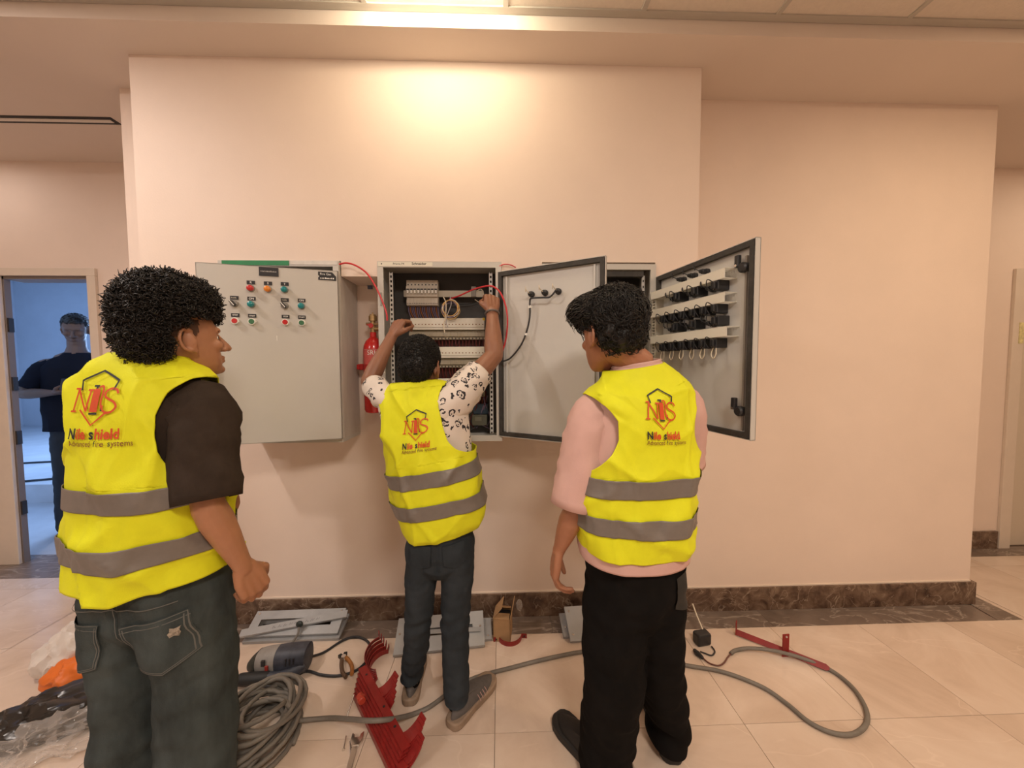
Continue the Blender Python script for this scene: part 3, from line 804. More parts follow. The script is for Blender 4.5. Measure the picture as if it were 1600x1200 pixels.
duct(1.806, .02, .472); duct(1.717, .02, .474); duct(1.588, .02, .488)
sv = MB().bx(-.044, -.034, -.016, .026, .04, hC - .10).bx(-.016, -.008, -.016, .026, .04, hC - .10)
for k in range(40): sv.bx(-.034, -.016, .020, .026, .05 + k * .0142, .05 + k * .0142 + .007)
sv.build('slotted_rail', mat('slot_cream', (.55, .51, .42), .5), dC, smooth=False)
MB().bx(-.034, -.016, -.016, -.012, .04, hC - .10).build('rail_gap_shade', mat('rail_shadow', (.02, .02, .02)), dC, smooth=False)  # shade inside the slots, painted as a near-black strip
for s in (.193, .262, .330): lamp_back(dC, s, 1.849, dz3, .0105, .04)


def contact(s, z, sz=1.0):
    zc = z - dz3
    b = MB().bx(-s - .0135 * sz, -s + .0135 * sz, -.016, .036, zc - .019, zc + .019)
    b.box((-s, .042, zc), (.018, .012, .028))
    b.build('contact_block', BLACK, dC, smooth=False, bevel=.003)
    sc_ = MB()
    for k in (-1, 1): sc_.box((-s + k * .006, .0368, zc + .014), (.005, .002, .005)).box((-s + k * .006, .0368, zc - .014), (.005, .002, .005))
    sc_.build('contact_screws', CHROME, dC, smooth=False, kind='stuff')
    MB().tube(catmull([(-s, .045, zc + .012), (-s + .012, .06, zc + .024), (-s + .022, .055, zc + .004), (-s + .018, .04, zc - .022)], 5), .0019, 5).build('contact_wire', WIREB, dC)


for s in (.150, .262, .370): contact(s + .055, 1.770, 1.25); lamp_back(dC, s, 1.770, dz3, .011, .04)
for s in (.110, .175, .240, .305, .365, .425): contact(s, 1.682)
for s in (.140, .252, .375): contact(s + .055, 1.634, 1.25); lamp_back(dC, s, 1.630, dz3, .011, .04)
for s in (.110, .175, .240, .305, .365, .425):
    contact(s, 1.548)
    MB().tube(catmull([(-s - .006, .03, 1.535 - dz3), (-s - .012, .035, 1.505 - dz3), (-s, .036, 1.488 - dz3), (-s + .012, .035, 1.505 - dz3), (-s + .006, .03, 1.535 - dz3)], 5), .002, 5).build('wire_loop', WIREC, dC)
rod = MB().bx(-.524, -.516, -.016, -.008, .03, hC - .05).build('lock_rod', mat('rod_grey', (.28, .25, .22), .4), dC, smooth=False)
for z in (1.82, 1.295):
    MB().lathe([(.019, 0), (.019, .02), (.014, .026)], 16, Matrix.Translation((-.515, -.016, z - dz3 - .004)) @ DI).build('latch', BLACK, dC)
    MB().bx(-.505, -.487, -.004, .012, z - dz3, z - dz3 + .045).build('latch_tongue', BLACK, dC, smooth=False, bevel=.003)
    MB().lathe([(.005, 0), (.005, .004)], 10, Matrix.Translation((-.497, .012, z - dz3 + .006)) @ DI).build('latch_screw', CHROME, dC)

# --- red suppression cylinder hung on the wall between the first two cabinets
ex = empty('fire_extinguisher', (-.682, -.078, 1.213))
MB().lathe([(.030, 0), (.046, .006), (.0525, .02), (.0525, .335), (.050, .36), (.040, .385), (.024, .402), (.017, .408), (.017, .432), (.015, .434)], 32).build('cylinder', REDPAINT, ex)
MB().lathe([(.0529, .125), (.0529, .342)], 32).build('label_wrap', REDLAB, ex, label='paler red printed label wrap')
MB().lathe([(.0545, .235), (.0545, .262)], 32).build('strap', mat('strap_red', (.40, .012, .012), .35), ex)
MB().bx(-.085, -.05, .0, .012, .232, .265).bx(-.05, .05, .045, .078, .235, .262).bx(-.09, -.075, -.006, .078, .235, .262).build('wall_bracket', mat('strap_red', (.4, .012, .012)), ex, smooth=False, bevel=.002)
MB().lathe([(.014, .430), (.014, .452), (.017, .454), (.017, .466), (.012, .468), (.012, .492), (.021, .494), (.021, .52), (.016, .522), (.016, .528), (.003, .529), (.003, .54)], 18).build('valve', BRASS, ex)
MB().tube([(-.036, 0, .478), (.036, 0, .478)], .0075, 10).build('valve_arm', BRASS, ex)
MB().tube([(.012, -.004, .452), (.038, -.008, .452)], [.012, .012], 12).build('valve_outlet', BRASS, ex)
MB().lathe([(.0125, 0), (.0125, .006)], 14, Matrix.Translation((-.004, -.016, .468)) @ DL).build('valve_knob', REDP, ex)
MB().box((-.018, -.017, .471), (.018, .004, .008), Matrix.Rotation(.3, 3, 'Y')).build('safety_tab', REDP, ex, smooth=False)


def wrap_text(txt, size, r, z, m_, parent, a0=0.0):
    v, f = text_geo(txt, size)
    b = MB(); b.add([(r * math.sin(x / r + a0), -r * math.cos(x / r + a0), z + y) for x, y in v], f)
    b.build('lettering', m_, parent, smooth=False)


wrap_text('SRI', .034, .0533, .312, WHITEP, ex, .10)
for k in range(9): wrap_text('.' * 23, .012, .0533, .215 - k * .0095, mat('faded_print', (.75, .42, .38), .5), ex, .05)
wrap_text('________________', .012, .0533, .343, WHITEP, ex)
tag(ex, 'red gas cylinder with brass valve strapped to the wall between two cabinets', 'extinguisher')

rwp = [W(*p, -.245) for p in ((530, 413), (542, 411), (558, 416), (574, 428), (588, 450), (598, 472), (604, 490), (605, 501))]
tag(MB().tube(catmull(rwp, 6), .0042, 8).build('red_wire', WIRER), 'thin red wire arching out of the closed cabinet top over the red cylinder', 'wire')
r2 = [W(*p) for p in ((703, 467, -.10), (718, 462, -.14), (738, 453, -.19), (755, 448, -.232), (768, 447, -.245), (780, 455, -.26), (789, 474, -.285), (793, 500, -.30), (790, 532, -.285), (782, 556, -.26), (776, 568, -.245))]
tag(MB().tube(catmull(r2, 6), .0042, 8).build('red_wire', WIRER), 'red wire held in the raised right hand at the open cabinet', 'wire')
r3 = [W(*p, -.225) for p in ((780, 416), (788, 413), (798, 414), (806, 418))]
tag(MB().tube(catmull(r3, 5), .003, 6).build('red_wire', WIRER), 'short red wire end peeking over the open cabinet door top', 'wire')
bt = MB().bx(-.012, .012, -.014, 0, -.018, .018).bx(-.016, -.006, -.016, -.004, .0, .03)
tag(bt.build('cable_clip', mat('clip_blue', (.10, .12, .20), .5), loc=W(579, 447, -.002), smooth=False, bevel=.002), 'tiny blue clip on the wall above the red cylinder', 'clip')
# ------------------------------------------------------------------ people
def rows_interp(rows, sub):
    A = np.array([tuple(r) if len(r) > 7 else tuple(r) + (r[6],) for r in rows], float); n = len(A); out = []
    for i in range(n - 1):
        p0 = A[i - 1] if i else 2 * A[0] - A[1]; p1 = A[i]; p2 = A[i + 1]; p3 = A[i + 2] if i + 2 < n else 2 * A[-1] - A[-2]
        for k in range(sub):
            t = k / sub
            c = 0.5 * ((2 * p1) + (p2 - p0) * t + (2 * p0 - 5 * p1 + 4 * p2 - p3) * t * t + (3 * p1 - p0 - 3 * p2 + p3) * t ** 3)
            c[6:] = p1[6:] + (p2[6:] - p1[6:]) * t
            out.append(c)
    out.append(A[-1]); return out


def ringpt(r, th, ex=2.2):
    z, cx, cy, rx, rb, rf = r[:6]
    c, s = math.cos(th), math.sin(th)
    x = rx * math.copysign(abs(c) ** (2 / ex), c)
    y = (rf if s > 0 else rb) * math.copysign(abs(s) ** (2 / ex), s)
    return Vector((cx + x, cy + y, z))


def garment(rows, warp, fold, nb=72, sub=8, armholes=True, off=0.0):
    """front and back panels of a vest or shirt; row = (z, cx, cy, rx, r_back, r_front, armhole half width left[, right])"""
    RR = rows_interp(rows, sub); mb = MB(); grids = []
    for side in (1, 0):
        L = []
        for r in RR:
            aL = aR = 0.0
            if armholes and r[6] < r[3]: aL = math.acos((max(r[6], 0.01) / r[3]) ** (2.2 / 2))
            if armholes and r[7] < r[3]: aR = math.acos((max(r[7], 0.01) / r[3]) ** (2.2 / 2))
            P = []
            for k in range(nb + 1):
                u = k / nb
                th = (PI + aL) + (PI - aL - aR) * u if side else (PI - aL) - (PI - aL - aR) * u
                p = ringpt(r, th)
                nrm = Vector((p.x - r[1], (p.y - r[2]) * 1.6, 0.0)); nrm = nrm.normalized() if nrm.length > 1e-6 else Vector((0, -1, 0))
                q = warp(p)
                P.append(q + nrm * (max(fold(p, side), -.005) + off))
            L.append(P)
        grids.append(L); mb.rings(L, closed=False, caps=False)
    # orientation: back panel runs left to right seen from behind, normals outwards
    return mb, grids, RR


def finish_cloth(mb, name, material, parent, solid=0.004, weld=0.0015):
    me = mb.mesh(name, sharp=0)
    bm = bmesh.new(); bm.from_mesh(me)
    bmesh.ops.remove_doubles(bm, verts=bm.verts, dist=weld)
    bmesh.ops.recalc_face_normals(bm, faces=bm.faces)
    bm.to_mesh(me); bm.free()
    me.polygons.foreach_set('use_smooth', [True] * len(me.polygons))
    o = link(name, me, material, parent, solid=solid)
    return o, me


def stripe(grids, RR, z0, z1, parent, wob=None, off=0.0065):
    mb = MB()
    zs = [r[0] for r in RR]
    for g, side in zip(grids, (1, 0)):
        L = []
        for z in np.linspace(z0, z1, 15):
            i = max(0, min(len(zs) - 2, next((k for k in range(len(zs) - 1) if zs[k + 1] >= z), len(zs) - 2)))
            t = (z - zs[i]) / (zs[i + 1] - zs[i])
            P = []
            n = len(g[0])
            for k in range(n):
                p = g[i][k].lerp(g[i + 1][k], t)
                c = Vector((RR[i][1], RR[i][2], 0)); d = g[i][min(k + 1, n - 1)] - g[i][max(k - 1, 0)]
                nn = Vector((d.y, -d.x, 0)); nn.normalize()
                if nn.dot(Vector((p.x - g[i][0].x * .5 - g[i][-1].x * .5, p.y - RR[i][2], 0))) < 0: nn = -nn
                P.append(p + nn * off)
            L.append(P)
        mb.rings(L, closed=False, caps=False)
    o, _ = finish_cloth(mb, 'reflective_stripe', REFL, parent, 0.001, 0.003)
    return o


def decal(bvh, v2, f2, name, material, parent, org, width, off=0.0055, maxe=0.006, rot=0.0, skew=0.0):
    """press a flat drawing (metres, x right, y up) on to the back of a garment"""
    bm = bmesh.new()
    c, s = math.cos(rot), math.sin(rot)
    V_ = [bm.verts.new(((x * c - y * s) * width + org[0], 0, (x * s + y * c + skew * x) * width + org[1])) for x, y in v2]
    for f in f2:
        try: bm.faces.new([V_[i] for i in f])
        except ValueError: pass
    bmesh.ops.triangulate(bm, faces=bm.faces)
    for _ in range(5):
        es = [e for e in bm.edges if e.calc_length() > maxe]
        if not es: break
        bmesh.ops.subdivide_edges(bm, edges=es, cuts=1)
        bmesh.ops.triangulate(bm, faces=bm.faces)
    dead = []
    for v in bm.verts:
        h = bvh.ray_cast(Vector((v.co.x, -2.0, v.co.z)), Vector((0, 1, 0)))
        if h[0] is None or h[0].y > 0.25: dead.append(v); continue
        n = h[1]
        if n.y > 0: n = -n
        v.co = h[0] + n * .0022 + Vector((0, -off, 0))
    bmesh.ops.delete(bm, geom=dead, context='VERTS')
    me = bpy.data.meshes.new(name); bm.to_mesh(me); bm.free()
    me.polygons.foreach_set('use_smooth', [True] * len(me.polygons))
    return link(name, me, material, parent)


def strokes(lines, w):
    v = []; f = []
    for L in lines:
        P = [Vector((x, y)) for x, y in L]; n = len(P); o = len(v)
        for i in range(n):
            d = (P[min(i + 1, n - 1)] - P[max(i - 1, 0)]).normalized(); nn = Vector((-d.y, d.x)) * w / 2
            v += [tuple(P[i] + nn), tuple(P[i] - nn)]
        f += [(o + 2 * i, o + 2 * i + 1, o + 2 * i + 3, o + 2 * i + 2) for i in range(n - 1)]
    return v, f


def c2(pts, sub=5): return [(p.x, p.y) for p in catmull([(x, y, 0) for x, y in pts], sub)]


def logo(bvh, parent, org, u, rot=0.0, skew=0.0):
    """company print: shield, letters, cylinder, two lines of writing; u = metres per unit"""
    D = lambda geo, m_, nm: decal(bvh, geo[0], geo[1], nm, m_, parent, org, u, rot=rot, skew=skew)
    D(strokes([[(-.42, .26), (-.46, .52), (0, .78), (.46, .52), (.42, .26)]], .055), INKK, 'shield_outline')
    D(strokes([[(-.38, -.26), (0, -.66), (.30, -.36), (.42, -.33)]], .05), INKR, 'shield_point')
    D(strokes([[(-.58, -.30), (-.50, .30)], [(-.52, .30), (-.20, -.30)], [(-.20, -.30), (-.16, .26)], [(-.66, -.30), (-.50, -.30)], [(-.60, .30), (-.46, .30)], [(-.24, .26), (-.08, .26)]], .05), INKR, 'letter_n')
    D(strokes([c2([(.56, .17), (.50, .27), (.36, .30), (.25, .22), (.25, .10), (.36, .02), (.50, -.06), (.56, -.18), (.48, -.30), (.34, -.33), (.22, -.26), (.20, -.14)])], .055), INKR, 'letter_s')
    D(([(-.10, -.32), (.09, -.32), (.09, .22), (.05, .30), (-.06, .30), (-.10, .22)], [(0, 1, 2, 3, 4, 5)]), INKR, 'cylinder_mark')
    D(strokes([c2([(.02, .34), (.12, .36), (.17, .22), (.15, 0), (.17, -.16), (.20, -.24)])], .05), INKR, 'hose_mark')
    D(strokes([[(-.11, -.36), (.10, -.36)], [(-.12, .37), (.02, .37)], [(-.03, .30), (-.03, .38)], [(.19, -.22), (.20, -.29)]], .05), INKK, 'cylinder_trim')
    y1, y2, s1, s2 = -1.02, -1.22, .38, .22

    def span(txt, size, b):
        v, f = text_geo(txt, size, b, 'LEFT'); v = [(a * .80, c) for a, c in v]; return v, f, max(x for x, y in v) if v else 0
    x = -.66
    for t_, m_ in (('N', INKK), ('ile', INKR), (' ', None), ('s', INKK), ('hield', INKR)):
        if t_ == ' ': x += .09; continue
        v, f, w = span(t_, s1, .012); D(([(a + x, b + y1) for a, b in v], f), m_, 'lettering'); x += w + .025
    x = -.66
    for t_, m_ in (('Advanced', INKB), (' ', None), ('f', INKK), ('ire', INKB), (' ', None), ('s', INKK), ('ystems', INKB)):
        if t_ == ' ': x += .07; continue
        v, f, w = span(t_, s2, .002); D(([(a + x, b + y2) for a, b in v], f), m_, 'lettering'); x += w + .012


def hand(mb, wrist, d, n, thumb, curl, scale=1.0, tcurl=0.5, spread=0.0):
    """d along the palm, n out of the palm, thumb = side vector; fingers curl towards n"""
    d = Vector(d).normalized(); n = Vector(n); n = (n - d * n.dot(d)).normalized(); l = Vector(thumb); l = (l - d * l.dot(d) - n * l.dot(n)).normalized()
    w = Vector(wrist); k = scale
    kn = []
    for off, ln in ((.029, .084), (.0095, .088), (-.0105, .083), (-.029, .074)):
        q = w + d * ln * k + l * off * k
        mb.tube([w + l * off * .55 * k, w + d * ln * .5 * k + l * off * .9 * k, q], [.0145 * k, .0145 * k, .0118 * k], 10, caps='round')
        kn.append(q)
    for i, (q, (a, b, c)) in enumerate(zip(kn, ((.042, .026, .021), (.046, .030, .022), (.042, .028, .021), (.034, .021, .019)))):
        cc = curl[i] if hasattr(curl[0], '__len__') else curl
        dd = (d + l * spread * (1.5 - i)).normalized(); p = q; pts = [p]; ang = 0
        for ln, cu in zip((a, b, c), cc):
            ang += cu; p = p + (dd * math.cos(ang) + n * math.sin(ang)) * ln * k; pts.append(p)
        r0 = (.0096, .0096, .0094, .0084)[i] * k
        mb.tube(pts, [r0, r0 * .95, r0 * .88, r0 * .75], 10, caps='round')
    t0 = w + d * .018 * k + l * .022 * k + n * .006 * k
    t1 = t0 + (d * .72 + l * .60 + n * .25).normalized() * .046 * k
    e = (d * .85 + l * (.35 - tcurl * .7) + n * tcurl).normalized(); t2 = t1 + e * .033 * k
    e2 = (d * .8 - l * tcurl * .5 + n * tcurl).normalized(); t3 = t2 + e2 * .025 * k
    mb.tube([t0, t1, t2, t3], [.016 * k, .0125 * k, .0105 * k, .008 * k], 10, caps='round')


def arm(mb, sh, el, wr, k=1.0, hint=None):
    sh, el, wr = Vector(sh), Vector(el), Vector(wr)
    mb.tube([sh, sh.lerp(el, .35), sh.lerp(el, .75), el], [.052 * k, .050 * k, .043 * k, .039 * k], 14, caps='round')
    mb.tube([el, el.lerp(wr, .22), el.lerp(wr, .5), el.lerp(wr, .85), wr], [.040 * k, .043 * k, .037 * k, (.024 * k, .029 * k), (.021 * k, .028 * k)], 14, caps='round', ref=hint)


def head_geo(mb, M, k=1.0):
    """M places the head: origin between the ears, +y the way the face looks, z up"""
    h = MB()
    h.ell((0, -.012, .050), (.075, .097, .086))
    h.ell((0, -.050, .020), (.066, .058, .070))
    L = []
    for z, w, yf, yb in ((.075, .062, .074, -.02), (.045, .068, .083, -.03), (.020, .0685, .084, -.035), (-.005, .066, .082, -.035), (-.030, .0635, .083, -.030), (-.055, .058, .084, -.022), (-.080, .049, .083, -.008), (-.100, .036, .080, .012), (-.112, .020, .074, .03)):
        P = []
        for i in range(24):
            a = 2 * PI * i / 24; c, s = math.cos(a), math.sin(a)
            P.append((w * math.copysign(abs(c) ** .8, c), (yf + yb) / 2 + (yf - yb) / 2 * math.copysign(abs(s) ** .75, s), z))
        L.append(P)
    h.rings(L)
    h.tube([(-.04, .078, .026), (0, .088, .028), (.04, .078, .026)], .011, 10, caps='round')                    # brow
    h.tube([(0, .086, .018), (0, .098, -.004), (0, .110, -.026), (0, .114, -.033)], [.0075, .009, .0115, .011], 10, caps='round')   # nose
    for s in (-1, 1):
        h.ell((s * .012, .098, -.036), (.009, .012, .008))
        h.ell((s * .040, .064, -.020), (.024, .022, .020))                                                      # cheek
        # ear: shell with a rim
        h.ell((s * .076, -.008, -.002), (.010, .019, .031), Matrix.Rotation(s * -.45, 3, 'Z'))
        rim = [(s * (.083 + .006 * math.cos(a_)), -.012 - .021 * math.cos(a_), .004 + .032 * math.sin(a_)) for a_ in np.linspace(-1.9, 2.3, 14)]
        h.tube(rim, .0052, 8, caps='round')
        h.ell((s * .078, .002, -.030), (.006, .008, .009))
    h.ell((0, .088, -.060), (.022, .010, .0065)); h.ell((0, .086, -.072), (.020, .011, .0075))                  # lips
    h.ell((0, .078, -.098), (.020, .014, .014))                                                                 # chin
    h.v = [tuple(M @ (Vector(p) * k)) for p in h.v]
    mb.add(h.v, h.f)


def eyes(parent, M, k=1.0):
    for s in (-1, 1):
        MB().ell((0, 0, 0), (.0112 * k,) * 3, n=14, m_=10).xf(M @ Matrix.Translation(Vector((s * .031, .0705, .004)) * k)).build('eye', EYEW, parent)
        MB().ell((0, 0, 0), (.0056 * k, .003 * k, .0056 * k), n=12, m_=8).xf(M @ Matrix.Translation(Vector((s * .031, .0805, .004)) * k)).build('iris', EYEK, parent)
        MB().tube([tuple(Vector((s * .018, .087, .022)) * k), tuple(Vector((s * .034, .0865, .027)) * k), tuple(Vector((s * .05, .078, .023)) * k)], [.003 * k, .0038 * k, .002 * k], 6, flat=.6).xf(M).build('eyebrow', HAIR, parent)


def curls(name, M, parent, shell, count, seed, rad=(.004, .008), tube=.0016, turns=1.3, keep=lambda p: True, material=HAIR, base=True, baseamp=.006, basesc=45, lift=0.0, frizz=0.0):
    """curly hair: a lumpy body plus many small coils over it. shell = list of (centre, radii)"""
    rnd = random.Random(seed); mb = MB()
    if base:
        core = MB()
        for c, r in shell: core.ell(c, r, n=40, m_=28)
        me = remeshed(core, .006, 2)
        bm = bmesh.new(); bm.from_mesh(me); bm.normal_update()
        dv = [v for v in bm.verts if not keep(v.co)]
        for v in bm.verts: v.co += v.normal * (fbm(v.co, basesc, 2) * baseamp)
        bmesh.ops.delete(bm, geom=dv, context='VERTS')
        bm.verts.index_update()
        mb.add([v.co.copy() for v in bm.verts], [[v.index for v in f.verts] for f in bm.faces])
        bm.free(); bpy.data.meshes.remove(me)
    n = 0; tries = 0
    while n < count and tries < count * 20:
        tries += 1
        c, r = shell[0] if len(shell) == 1 else rnd.choices(shell, [q[1][0] * q[1][1] + q[1][1] * q[1][2] for q in shell])[0]
        d = Vector((rnd.gauss(0, 1), rnd.gauss(0, 1), rnd.gauss(0, 1))).normalized()
        p = Vector((c[0] + d.x * r[0], c[1] + d.y * r[1], c[2] + d.z * r[2]))
        if not keep(p): continue
        if any(q is not shell and ((p.x - cc[0]) / rr[0]) ** 2 + ((p.y - cc[1]) / rr[1]) ** 2 + ((p.z - cc[2]) / rr[2]) ** 2 < .93 for cc, rr in shell for q in (0,)): continue
        nn = Vector((d.x / r[0], d.y / r[1], d.z / r[2])).normalized(); t1 = nn.orthogonal().normalized()
        t1 = Matrix.Rotation(rnd.uniform(0, 6.28), 3, nn) @ t1; t2 = nn.cross(t1)
        rr_ = rnd.uniform(*rad); ph = rnd.uniform(0, 6.28); ax = (nn * rnd.uniform(.2, .9) + t1 * rnd.uniform(-.8, .8)).normalized(); o1 = ax.orthogonal().normalized(); o2 = ax.cross(o1)
        pts = [p + nn * (lift + rnd.uniform(-.003, .003) + (frizz * rnd.random() if n % 5 == 0 else 0)) + o1 * (rr_ * math.cos(ph + g)) + o2 * (rr_ * math.sin(ph + g)) + ax * (g / 6.28 * rr_ * .9) for g in np.linspace(0, turns * 6.28, 8)]
        mb.tube(pts, [tube, tube, tube, tube, tube, tube, tube * .8, tube * .4], 3, caps='')
        n += 1
    mb.xf(M)
    return mb.build(name, material, parent, sharp=0)


def legs_mesh(parts, voxel=.007, amp=.006, sc=9, smooth=5, seed=0.0, fine=None, zcut=None):
    mb = MB()
    for pts, rad in parts: mb.tube(catmull(pts, 3), [tuple(x) for x in rows_pair(rad, 3)], 22, caps='round', ref=(1, 0, 0))
    me = remeshed(mb, voxel, smooth)
    bm = bmesh.new(); bm.from_mesh(me); bm.normal_update()
    for v in bm.verts:
        p = v.co
        q = Vector((p.x * 1.1 + seed, p.y * 1.1, p.z * 1.7))
        a = fbm(q, sc, 2) * amp
        if fine: a += fine(p)
        v.co = p + v.normal * a
    if zcut:
        bmesh.ops.bisect_plane(bm, geom=bm.verts[:] + bm.edges[:] + bm.faces[:], plane_co=(0, 0, zcut), plane_no=(0, 0, 1), clear_inner=True)
    bm.to_mesh(me); bm.free()
    me.polygons.foreach_set('use_smooth', [True] * len(me.polygons))
    return me


def rows_pair(rad, sub):
    rad = [r if hasattr(r, '__len__') else (r, r) for r in rad]; out = []
    for i in range(len(rad) - 1):
        for k in range(sub):
            t = k / sub; out.append((rad[i][0] * (1 - t) + rad[i + 1][0] * t, rad[i][1] * (1 - t) + rad[i + 1][1] * t))
    out.append(rad[-1]); return out


def sleeve(pts, rad, name, material, parent, seed, amp=.006, hem=True):
    P = catmull(pts, 6); Q = rows_pair(rad, 6)
    mb = MB().tube(P, Q, 40, caps='')
    nseg = len(P)
    for i in range(len(mb.v)):
        r = i // 40; p = Vector(mb.v[i]); c = P[r]; d = (p - c).normalized()
        f = fbm((p.x * 1.5 + seed, p.y * 1.5, p.z * 3), 11, 2) * amp * min(1, (nseg - 1 - r) / 4 + .25)
        mb.v[i] = tuple(p + d * f)
    o, _ = finish_cloth(mb, name, material, parent, .003)
    return o


def shoe(parent, loc, rz, upper, sole, L=.28, tilt=0.0, trim=None):
    """toe along +y before rotation; origin under the heel"""
    T = Matrix.Translation(loc) @ Matrix.Rotation(rz, 4, 'Z') @ Matrix.Rotation(tilt, 4, 'X')
    st = [(-.038, .010), (-.034, .020), (-.024, .029), (-.008, .035), (.03, .037), (.08, .035), (.14, .041), (.19, .045), (.225, .040), (.245, .028), (.255, .012)]
    k = L / .285

    def outline(grow=0.0):
        R_ = [((w + grow) * k, y * k) for y, w in st]
        return R_ + [(-x, y) for x, y in reversed(R_)]
    s_ = MB().prism(outline(.004), .030 * k).xf(T)
    so = s_.build('shoe', upper, parent)            # placeholder replaced below
    bpy.data.objects.remove(so)
    up_ = MB(); Ls = []
    for f, hgt in ((1.0, .022), (1.01, .040), (.96, .058), (.84, .074), (.70, .088)):
        ring = []
        for i in range(28):
            a = 2 * PI * i / 28
            yy = .112 + .138 * math.sin(a)
            w = np.interp(yy, [q[0] for q in st], [q[1] for q in st])
            yc = .112 + (.138 * math.sin(a)) * (f if math.sin(a) < 0 else (1 - (1 - f) * 1.55))
            drop = max(0, (yc - .08) / .16)
            ring.append(Vector((w * math.cos(a) * .97 * f * k, yc * k, (hgt - drop * (hgt - .022) * .62) * k)))
        Ls.append(ring)
    top = []
    for i in range(28):
        a = 2 * PI * i / 28
        top.append(Vector((.036 * math.cos(a) * k, (.030 + .054 * math.sin(a)) * k, (.114 - .012 * math.sin(a)) * k)))
    Ls.append(top)
    u = MB().rings(Ls).xf(T).build('shoe', upper, parent, sharp=60)
    sl_ = MB().prism(outline(.005), .034 * k).xf(T)
    sl_.build('sole', sole, u, bevel=.006 * k)
    if trim:
        tb = MB()
        for q in range(4):
            y = (.112 + q * .016) * k
            for s in (-1, 1):
                tb.tube([(s * .0445 * k, y, .030 * k), (s * .040 * k, y - .004, .046 * k), (s * .033 * k, y - .008, .060 * k)], .0016, 5)
        tb.xf(T).build('shoe_stripes', trim, u)
    return u


def shirt_collar(parent, c, rx, ry, material, tilt=0.0, r=.007, warp=lambda p: p):
    P = [warp(Vector((c[0] + rx * math.cos(a), c[1] + ry * math.sin(a), c[2] + tilt * math.sin(a)))) for a in np.linspace(0, 2 * PI, 37)]
    return MB().tube(P, [(r * 1.5, r * .7)] * 37, 8, caps='', ref=(0, 0, 1)).build('collar', material, parent)


def headM(loc, yaw, pitch=0.0, roll=0.0):
    return Matrix.Translation(loc) @ Matrix.Rotation(yaw, 4, 'Z') @ Matrix.Rotation(pitch, 4, 'X') @ Matrix.Rotation(roll, 4, 'Y')


def creases(p, seed, amp, kind=0):
    a = noise.noise(Vector((p.x * 8 + seed, p.y * 5, p.z * 2.4 + seed)))
    def ridge(q): return (1 - min(1, abs(noise.noise(q)) * 2.6)) ** 2
    b = ridge(Vector((p.x * 5.5 + p.z * 3.5 + seed, p.y * 4, p.z * 2.4 - p.x * 2)))
    c = ridge(Vector((p.x * 6 - p.z * 5 + seed * 2, p.y * 5, p.z * 3 + p.x * 3 + 3)))
    e = ridge(Vector((p.x * 11 + seed * 3, p.y * 7, p.z * 3)))
    return amp * (a * .9 + b * .85 + c * .65 + e * .35 - .50)


def print_calm(p, x0, z0):
    """the print stiffens the cloth: fewer creases under it"""
    return 1 - .72 * math.exp(-((p.x - x0) / .085) ** 4 - ((p.z - z0) / .125) ** 4)


def pocket(bvh, parent, material, org, w, h, rot, label=None, seam=None):
    pts = [(-.5, .5), (.5, .5), (.5, -.30), (.0, -.5), (-.5, -.30)]
    v = [(x * w, y * h) for x, y in pts]
    o = decal(bvh, v, [(0, 1, 2, 3, 4)], 'pocket', material, parent, org, 1.0, off=.004, maxe=.02, rot=rot)
    if label: o['label'] = label
    if seam:
        ln = [[(x * w * .96, y * h * .96) for x, y in pts + pts[:1]], [(x * w * .88, y * h * .9) for x, y in (pts[1:] + pts[:1])], [(-w * .5, h * .40), (w * .5, h * .40)]]
        lines = []
        for q in ln:
            z = []
            for a_, b_ in zip(q[:-1], q[1:]):
                for t in np.linspace(0, 1, 8, endpoint=False): z.append((a_[0] + (b_[0] - a_[0]) * t, a_[1] + (b_[1] - a_[1]) * t))
            lines.append(z + [q[-1]])
        v, f = strokes(lines, .0022)
        decal(bvh, v, f, 'pocket_seam', seam, o, org, 1.0, off=.0048, maxe=.03, rot=rot)
    return o


def mesh_bvh(me):
    return BVHTree.FromPolygons([v.co.copy() for v in me.vertices], [tuple(p.vertices) for p in me.polygons])


SEAM = mat('denim_seam', (.125, .125, .115), .9)
FRAY = mat('frayed_denim', (.30, .26, .21), .95, var=.5, vscale=120)
